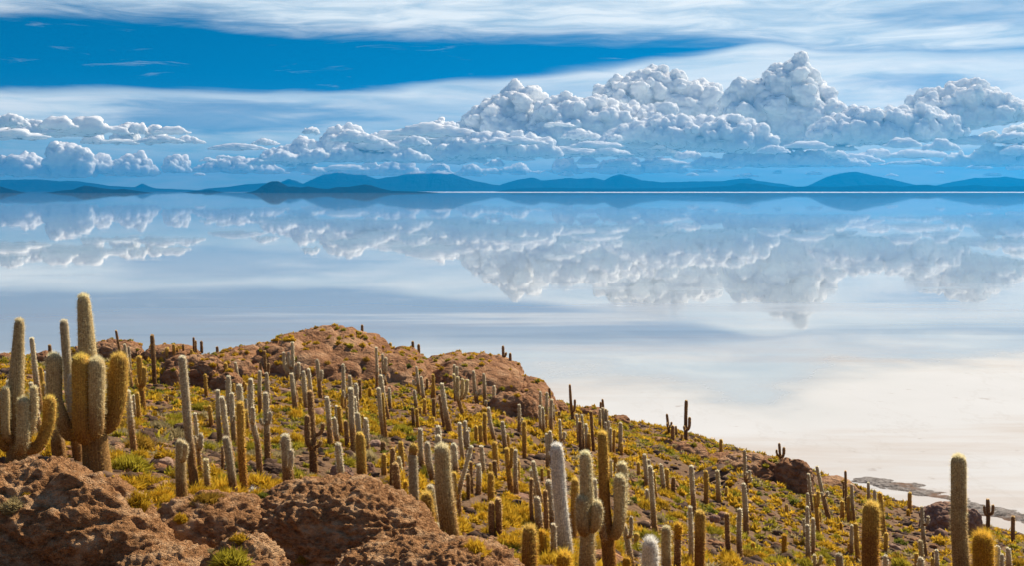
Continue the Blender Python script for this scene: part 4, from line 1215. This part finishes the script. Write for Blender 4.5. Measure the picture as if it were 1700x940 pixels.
def build_far():
    far = far_mat('far_mountain_rock', (.02, .026, .034), (.045, .05, .052))
    snowy = far_mat('snowy_mountain_rock', (.02, .026, .034), (.045, .05, .052), 385.)
    near = far_mat('dark_island_rock', (.010, .013, .016), (.022, .024, .024))
    Y = 23500.
    ridge('mountains', [(-260, 306), (-120, 300), (0, 298), (60, 297), (98, 300), (112, 299), (160, 304), (182, 308), (260, 312), (320, 314.5), (345, 317.5)], Y, 900, far, seed=1)
    ridge('mountains', [(205, 317), (222, 311), (236, 303.5), (250, 310), (275, 316)], Y + 600, 300, far, seed=2)
    ridge('mountains', [(318, 317), (345, 312), (380, 309.5), (405, 305.5), (440, 303.5), (470, 304), (500, 308), (540, 317)], Y - 500, 500, far, seed=3)
    ridge('mountains', [(445, 317), (458, 304), (480, 296), (492, 300), (510, 308), (530, 317)], Y + 500, 300, far, seed=4)
    ridge('mountains', [(470, 317), (500, 306), (518, 297), (536, 289.5), (548, 288), (562, 284), (574, 287), (590, 289), (606, 289.5), (625, 296), (660, 308), (700, 317)], Y, 800, snowy, seed=5)
    ridge('mountains', [(585, 317), (612, 300), (640, 293.5), (664, 290), (682, 284), (690, 282), (698, 285), (712, 287.5), (726, 282.5), (742, 285), (760, 291), (788, 299), (820, 306), (870, 312), (900, 317)], Y - 100, 900, snowy, seed=6)
    ridge('mountains', [(800, 317), (836, 304), (860, 297), (884, 293.5), (900, 299), (925, 297), (944, 294.5), (960, 296), (985, 294), (1003, 299), (1016, 293), (1030, 288.5), (1046, 293), (1064, 299), (1100, 302), (1150, 300), (1200, 300), (1228, 296), (1244, 295), (1258, 299), (1300, 305), (1360, 317)], Y + 100, 900, far, seed=7)
    ridge('mountains', [(1310, 317), (1345, 306), (1372, 294), (1392, 288), (1422, 284.5), (1440, 288), (1462, 293), (1490, 300), (1530, 309), (1560, 317)], Y - 200, 800, far, seed=8)
    ridge('mountains', [(1500, 317), (1550, 308), (1584, 300), (1620, 293.5), (1650, 294), (1672, 292.5), (1700, 297), (1770, 301), (1900, 296), (2050, 306), (2150, 317)], Y + 200, 900, far, seed=9)
    ridge('hills', [(820, 318.6), (850, 312.5), (900, 311), (1000, 312.5), (1130, 312), (1180, 309.5), (1210, 308), (1232, 303.5), (1246, 305), (1258, 304), (1278, 308), (1300, 310), (1340, 308.5), (1400, 309.5), (1430, 307), (1478, 307), (1500, 309.5), (1524, 306.5), (1540, 306), (1570, 310), (1600, 308), (1622, 306), (1634, 308.5), (1680, 309), (1760, 307), (1900, 309), (2050, 318)], 17500., 500, near, .12, 260, 11)
    ridge('hills', [(410, 319.5), (424, 316), (434, 309), (446, 302), (452, 300), (462, 300), (468, 303), (478, 309), (490, 309), (498, 310.5), (512, 308.5), (530, 312), (546, 313), (558, 310), (580, 309.5), (606, 305.5), (616, 307), (632, 312), (650, 316), (700, 317.5), (735, 319.6)], 11000., 260, near, .12, 150, 12)
    ridge('hills', [(78, 319.6), (100, 316), (122, 314), (132, 310), (140, 307.5), (150, 309), (172, 312.5), (190, 314), (206, 313), (240, 318), (250, 319.6)], 11000., 200, near, .12, 100, 13)
    ridge('hills', [(-120, 319.6), (-60, 308), (-20, 307), (0, 308.5), (12, 312.5), (24, 315), (34, 319.6)], 11000., 200, near, .12, 80, 14)
    ridge('hills', [(305, 319), (322, 316.5), (334, 316.6), (342, 314.5), (352, 315), (360, 317), (372, 319)], 12500., 100, near, .12, 60, 15)
    # the air between
    m, t, out = material('blue_air')
    v = t.n.new('ShaderNodeVolumePrincipled')
    v.inputs['Color'].default_value = (.0, .36, .90, 1); v.inputs['Density'].default_value = 5e-5
    v.inputs['Anisotropy'].default_value = .4
    t.l.new(v.outputs[0], out.inputs[1])
    S = 26400.; z0, z1 = -7., 470.
    V = [(sx * S, sy * S, z) for z in (z0, z1) for sx, sy in ((-1, -1), (1, -1), (1, 1), (-1, 1))]
    fc = np.array([[0, 3, 2, 1], [4, 5, 6, 7], [0, 1, 5, 4], [1, 2, 6, 5], [2, 3, 7, 6], [3, 0, 4, 7]])
    tag(link('haze', np_mesh('haze', V, [fc], [m], smooth=False)), kind='stuff')


# ---- cumulus: clumps of billowing puffs, each cloud one mesh
def cloud_mat():
    m, t, out = material('cloud_vapour')
    pos = t.node('ShaderNodeNewGeometry', out='Position')
    n = t.noise(pos, .0028, 6., .66)
    dif = t.n.new('ShaderNodeBsdfPrincipled')
    dif.inputs['Base Color'].default_value = (.94, .965, .985, 1); dif.inputs['Roughness'].default_value = 1.
    dif.inputs['Specular IOR Level'].default_value = 0.
    dif.inputs['Subsurface Weight'].default_value = 1.; dif.inputs['Subsurface Scale'].default_value = 220.
    dif.inputs['Subsurface Radius'].default_value = (1., 1., 1.)
    dif = dif.outputs[0]
    # vapour thins out at the very edge of each billow
    lw = t.node('ShaderNodeLayerWeight', out='Facing', ins={0: .5})
    a = t.ss(t.add(lw, t.mul(t.sub(n, .5), .75)), 1., .66)
    tr = t.node('ShaderNodeBsdfTransparent')
    mx = t.node('ShaderNodeMixShader', ins={0: a, 1: tr, 2: dif})
    t.l.new(mx, out.inputs[0])
    return m


def cloud_mesh(top, base, Y, seed, mat, rk=.30, rmin=3., rmax=22., thick=.8, fill=True, vox=1.6):
    """top, base: pixel skylines; returns mesh in coordinates about its own centre"""
    r_ = np.random.default_rng(seed)
    top = np.array(sorted(top), float); base = np.array(sorted(base), float)
    puffs = []
    x = top[0, 0]
    T_ = lambda q: np.interp(q, top[:, 0], top[:, 1]); B_ = lambda q: np.interp(q, base[:, 0], base[:, 1])
    while x < top[-1, 0]:
        h = B_(x) - T_(x)
        r = float(np.clip(h * rk, rmin, rmax)) * r_.uniform(.6, 1.1)
        if h > 1:
            y = T_(x) + r
            k = 0
            while y < B_(x) - .2 * r or k == 0:
                rr = r * (1 + .12 * k) * r_.uniform(.8, 1.15)
                dp = r_.uniform(-1, 1) * thick * min(h, 70) * (.3 + .7 * min(1, k / 2))
                puffs.append((x + r_.normal() * r * .25, y, dp, min(rr, rmax * 1.3)))
                if k: puffs.append((x + r_.normal() * r * .6, y + r_.normal() * r * .3, -thick * min(h, 70) * r_.uniform(.2, .9), rr * r_.uniform(.5, .9)))
                y += rr * .95; k += 1
                if not fill and k > 2: break
        x += max(rmin * .7, r * r_.uniform(.45, .8))
    core = []
    for (px, py, dp, r) in puffs: core.append((px, min(py + r * .5, B_(px)), .2 * r, r * .95))
    puffs = puffs + core
    extra = []
    for (px, py, dp, r) in puffs:
        if r < rmin * .8: continue
        crown = py - r < T_(px) + 1.1 * r
        for k in range(4 if crown else 1):
            a = r_.normal(size=3); a[1] = -abs(a[1]) if r_.random() < .7 else a[1]; a /= np.linalg.norm(a)
            extra.append((px + a[0] * r * .85, max(py + a[1] * r * .8, T_(px) - .10 * r), dp - abs(a[2]) * r * .8, r * (r_.uniform(.22, .62) if crown else r_.uniform(.45, .75))))
    Vs, Fs, c = [], [], 0
    for (px, py, dp, r) in puffs + extra:
        n = 4 if r > 19 else 3 if r > 6 else 2
        v, f = ico(n)
        s = Y / F
        cx, cy, cz = (px - 850) * s, Y + dp * s, (HZ - py) * s
        Vs.append(v * r * s * np.array([1.06, 1., .96]) + np.array([cx, cy, cz])); Fs.append(f + c); c += len(v)
    V = np.concatenate(Vs)
    N = np.concatenate([ico(4 if r > 19 else 3 if r > 6 else 2)[0] for *_, r in puffs + extra])
    R = np.concatenate([np.full(len(ico(4 if r > 19 else 3 if r > 6 else 2)[0]), r) for *_, r in puffs + extra])
    s = Y / F
    d = 0
    for sc, am in ((16., .26), (6., .07)):
        d = d + am * np.minimum(sc, R * 1.4) * (np.abs(vnoise(V / (sc * s) + seed * 3.1, seed)) * 2.1 - .55)
    V = V + N * (d * s)[:, None]
    zb = (HZ - B_(V[:, 0] / s + 850)) * s
    ragged = vnoise(V / (14 * s), seed + 5) * 3. * s
    low = zb + ragged
    V[:, 2] = np.where(V[:, 2] < low, low + (V[:, 2] - low) * .10, V[:, 2])
    ctr = np.array([V[:, 0].mean(), V[:, 1].mean(), V[:, 2].min()])
    # weld the puffs into one skin
    tmp = bpy.data.objects.new('cloud_tmp', np_mesh('cloud_tmp', V - ctr, [np.concatenate(Fs)], [mat]))
    COL.objects.link(tmp)
    md = tmp.modifiers.new('r', 'REMESH'); md.mode = 'VOXEL'; md.voxel_size = vox * s; md.adaptivity = 0.; md.use_smooth_shade = True
    dg = bpy.context.evaluated_depsgraph_get(); dg.update()
    ev = tmp.evaluated_get(dg)
    src = ev.to_mesh()
    n = len(src.vertices)
    co_ = np.empty(n * 3, np.float32); src.vertices.foreach_get('co', co_)
    nn = np.empty(n * 3, np.float32); src.vertices.foreach_get('normal', nn)
    q = np.empty(len(src.loops), np.int32); src.loops.foreach_get('vertex_index', q)
    ev.to_mesh_clear()
    old = tmp.data
    bpy.data.objects.remove(tmp); bpy.data.meshes.remove(old)
    V2 = co_.reshape(-1, 3).astype(float); N2 = nn.reshape(-1, 3)
    dd = 0
    for sc, am in ((15., 1.9), (7.5, 1.05), (3.8, .5)):
        q_ = (V2 + ctr) / (sc * s) * np.array([1, 1, 1.25]) + seed
        q_ = q_ + .35 * np.stack([vnoise(q_ * .8 + 9, seed + 7), vnoise(q_ * .8 + 31, seed + 8), vnoise(q_ * .8 + 57, seed + 9)], 1)
        dd = dd + am * min(1., rmax / 14.) * (np.abs(vnoise(q_, seed + 3)) * 2.2 - .6)
    V2 = V2 + N2 * (dd * s)[:, None]
    return np_mesh('cloud', V2, [q.reshape(-1, 4)], [mat]), ctr


def build_clouds():
    mat = cloud_mat()
    fl = lambda y: [(-300, y), (2000, y)]
    big = [
        ('white cumulus with a bright ragged top low over the western mountains', [(80, 272), (92, 241), (112, 231), (140, 246), (150, 262), (156, 288)], fl(289), 46000., .34),
        ('pale cumulus with a slanting white brow at the far western end of the sky', [(-40, 262), (0, 264), (30, 256), (55, 253), (72, 262), (80, 282)], fl(288), 47000., .34),
        ('low cumulus with two white crests next to the ragged-topped one', [(158, 262), (168, 250), (188, 266), (212, 254), (232, 252), (250, 268), (266, 284)], fl(287), 46500., .34),
        ('small peaked cumulus alone above the far western plain', [(268, 284), (282, 258), (296, 254), (310, 268), (316, 282)], fl(283), 46500., .36),
        ('white cumulus heap with a tall crest over the snow-topped peak', [(405, 270), (425, 262), (450, 246), (480, 238), (505, 226), (515, 236), (520, 262)], fl(270), 47000., .3),
        ('grey-white rounded cumulus in the middle of the broken bank', [(515, 250), (540, 226), (550, 212), (566, 203), (585, 212), (600, 224), (612, 250)], fl(262), 45000., .3),
        ('broad lumpy cumulus joining the broken bank to the big one', [(600, 246), (622, 222), (660, 216), (700, 210), (735, 196), (755, 200), (770, 240)], fl(262), 46500., .26),
        ('long flat-bottomed cumulus with a dark blue underside in front of the big bank', [(742, 244), (760, 230), (790, 222), (830, 218), (870, 222), (905, 228), (930, 246)], fl(258), 40000., .34),
        ('big bank of piled cumulus with the white head at its west end', [(755, 220), (780, 186), (800, 172), (830, 152), (862, 138), (884, 150), (892, 176), (898, 240)], fl(256), 50000., .22),
        ('bulky blue-grey cumulus heap between the white head and the high dome', [(885, 200), (905, 166), (925, 158), (945, 152), (975, 164), (1000, 162), (1020, 168), (1055, 178), (1100, 170), (1112, 200)], fl(254), 48000., .24),
        ('high rounded cumulus dome with a soft bright crown', [(1004, 150), (1012, 136), (1040, 122), (1078, 109), (1110, 118), (1134, 130), (1146, 146), (1160, 138), (1178, 128), (1192, 150), (1198, 205)], [(-300, 240), (2000, 240)], 54000., .22),
        ('towering cumulus column with the highest white top in the sky', [(1206, 200), (1216, 166), (1226, 140), (1250, 131), (1272, 136), (1284, 112), (1302, 102), (1318, 97), (1340, 104), (1352, 120), (1372, 122), (1378, 142), (1366, 166), (1372, 190), (1376, 216)], [(-300, 248), (1200, 248), (1300, 243), (1400, 238), (2000, 238)], 47000., .22),
        ('wide cumulus shelf with a dark flat base at the foot of the tower', [(975, 240), (1000, 226), (1030, 208), (1060, 198), (1090, 194), (1130, 192), (1165, 194), (1200, 190), (1240, 194), (1262, 204), (1280, 226)], [(-300, 246), (980, 242), (1060, 232), (1120, 240), (1160, 247), (1260, 247), (2000, 247)], 41000., .30),
        ('long dark-based cumulus shelf stretching east of the tower', [(1340, 222), (1352, 204), (1375, 188), (1400, 186), (1420, 177), (1450, 182), (1478, 174), (1505, 180), (1530, 172), (1552, 178), (1580, 190), (1604, 214)], [(-300, 238), (1340, 236), (1480, 236), (1560, 229), (1604, 222), (2000, 222)], 42000., .28),
        ('cumulus with a curling crest and dark belly at the eastern end', [(1512, 168), (1530, 150), (1552, 148), (1575, 140), (1600, 127), (1622, 138), (1645, 140), (1662, 156), (1690, 162), (1712, 172), (1740, 196)], [(-300, 222), (1520, 216), (1580, 216), (1640, 205), (1700, 197), (1760, 204), (2000, 210)], 44000., .26),
    ]
    for i, (lab, top, base, Y, rk) in enumerate(big):
        me, c = cloud_mesh(top, base, Y, 31 + i * 7 + (460 if i == 10 else 0), mat, rk)
        tag(link('cloud', me, loc=c), lab, 'cloud', 'cumulus clouds over the salt flat')
    bands = [
        ('long ragged white cloud band high over the western mountains', [(-70, 214), (-20, 202), (0, 197), (40, 200), (75, 207), (120, 212), (150, 226)], 224, 43000.),
        ('thin broken cloud streak trailing east from the long white band', [(135, 226), (170, 214), (215, 207), (262, 210), (292, 218), (330, 230), (350, 238)], 236, 44000.),
        ('faint low cloud bar above the gap west of the island hill', [(310, 282), (345, 270), (390, 262), (440, 268), (470, 280)], 284, 51000.),
        ('frayed cloud shelf over the first snowy peak', [(430, 262), (470, 248), (520, 250), (570, 244), (640, 240), (690, 250), (720, 262)], 266, 43000.),
        ('low broken cloud bar behind the twin snowy peaks', [(500, 286), (560, 276), (620, 274), (690, 270), (760, 272), (830, 280)], 288, 52000.),
        ('long pale cloud bar over the rounded middle ridge', [(820, 282), (880, 268), (950, 264), (1010, 268), (1080, 262), (1150, 270), (1190, 282)], 285, 52000.),
        ('grey-white cloud shelf under the tower cloud', [(1120, 272), (1180, 258), (1250, 256), (1330, 252), (1400, 256), (1450, 268)], 274, 46000.),
        ('bright ragged cloud bar over the easternmost mountains', [(1430, 276), (1480, 258), (1540, 252), (1600, 256), (1660, 246), (1720, 244), (1780, 262)], 272, 45000.),
        ('white cloud scraps strung out beneath the curling crest', [(1590, 236), (1630, 224), (1670, 214), (1710, 208), (1760, 214), (1800, 230)], 236, 45000.),
    ]
    for i, (lab, top, b, Y) in enumerate(bands):
        r_ = np.random.default_rng(70 + i)
        xs = np.arange(top[0][0], top[-1][0] + 1, 5.)
        tt = np.array(top, float)
        ys = np.interp(xs, tt[:, 0], tt[:, 1])
        gapn = vnoise(np.stack([xs / 26. + i * 9, xs * 0, xs * 0], 1), 4)
        ys = ys + np.clip(gapn * 1.1, -.2, .8) * (b - ys)
        me, c = cloud_mesh(list(zip(xs, ys)), fl(b), Y, 331 + i * 5, mat, .34, 1.6, 8., .9)
        tag(link('cloud', me, loc=c), lab, 'cloud', 'ragged cloud bands')
    # small scattered cumulus lower down: five shapes, copied
    protos = []
    for k in range(7):
        w = (60, 44, 80, 34, 54, 70, 40)[k]
        r_ = np.random.default_rng(500 + k)
        xs = np.linspace(850 - w / 2, 850 + w / 2, 7)
        ys = 300 - np.array([2, 9, 14, 19, 15, 10, 2]) * (w / 60) ** .5 * r_.uniform(.6, 1.25, 7)
        me, c = cloud_mesh(list(zip(xs, ys)), fl(300), 50000., 900 + k, mat, .42, 2.2, 12, .7)
        protos.append(me)
    spots = [(30, 232, 1.5), (150, 226, 1.3), (225, 222, 1.1), (70, 290, .5), (345, 268, .5), (372, 262, .45), (400, 284, .8), (330, 291, .35), (455, 288, .9), (505, 286, .8), (560, 284, 1.), (615, 277, .9),
             (655, 286, .7), (690, 270, 1.1), (725, 282, .8), (765, 272, .9), (820, 276, .9), (860, 266, .7), (905, 262, 1.), (940, 258, 1.2), (975, 272, .7), (1005, 258, 1.), (1030, 278, .7), (1075, 262, .9),
             (1100, 274, .6), (1140, 264, 1.1), (1180, 280, .6), (1215, 272, 1.1), (1270, 268, 1.2), (1320, 276, .9), (1365, 264, 1.3), (1420, 272, .8), (1450, 262, 1.2), (1520, 262, 1.), (1585, 272, .6), (1625, 280, .5),
             (1655, 268, .9), (1690, 282, .6), (1480, 292, .35), (1290, 288, .4), (1035, 246, 1.1), (1090, 248, .9), (985, 246, .9), (470, 268, .8), (620, 250, 1.1), (690, 244, 1.), (560, 266, .9), (1680, 232, 1.2), (20, 212, 1.1), (95, 214, 1.5), (190, 238, .9), (265, 236, .7), (120, 284, .9), (200, 292, .5), (285, 222, .8), (395, 250, .8), (440, 240, .7), (515, 222, .9), (590, 236, 1.), (650, 232, .9), (720, 226, 1.), (740, 250, 1.), (800, 250, 1.2), (850, 240, 1.), (930, 210, .9), (965, 232, 1.1), (1020, 232, .8), (1060, 222, 1.2), (1180, 236, .9), (1225, 250, 1.), (1340, 246, 1.1), (1400, 250, .9), (1500, 244, 1.1), (1560, 250, .8), (1600, 240, .9), (1640, 250, .9), (1690, 258, 1.1), (1285, 256, .8), (780, 292, .5), (860, 290, .45), (940, 292, .5), (1150, 292, .4), (1240, 294, .4), (1350, 290, .5), (1560, 288, .5), (1650, 292, .4)]
    def where(px):
        for lim, w in ((110, 'the far western edge'), (240, 'the western mountains'), (420, 'the gap west of the island hill'), (520, 'the dark island hill'), (630, 'the first snowy peak'), (740, 'the second snowy peak'), (830, 'the ridge beside the snowy peaks'), (920, 'the rain gap'), (990, 'the rounded middle ridge'),
                       (1080, 'the pointed middle ridge'), (1190, 'the low hills past the pointed ridge'), (1260, 'the hills below the tower cloud'), (1370, 'the west foot of the dome mountain'), (1480, 'the broad dome mountain'), (1590, 'the saddle east of the dome mountain'), (3000, 'the easternmost mountains')):
            if px < lim: return w
    by = {}
    for (px, py, k) in spots: by.setdefault(where(px), []).append((px, py, k))
    words = ['first', 'second', 'third', 'fourth', 'fifth', 'sixth', 'seventh', 'eighth', 'ninth', 'tenth', 'eleventh', 'twelfth']
    i = 0
    for w, lst in by.items():
        lst.sort()
        for j, (px, py, k) in enumerate(lst):
            Y = (38000. if py < 262 and k > .6 else 46000.) + 700 * (i % 9)
            o = link('cloud', protos[i % 7], loc=P(px, py, Y))
            s = k * Y / 50000.
            o.scale = (s * (.9, 1.6, 2.1, 1.2)[i % 4], s, s * (1., .7, .6, .9, .75)[i % 5])
            if i % 4 == 1: o.scale.x *= -1
            lab = f'{"flat" if s < .7 else "small"} scrap of cumulus over {w}, {words[j]} from the west' if len(lst) > 1 else f'small scrap of cumulus over {w}'
            tag(o, lab, 'cloud', 'scattered small cumulus low in the sky')
            i += 1



build_salt(); build_far(); build_clouds()
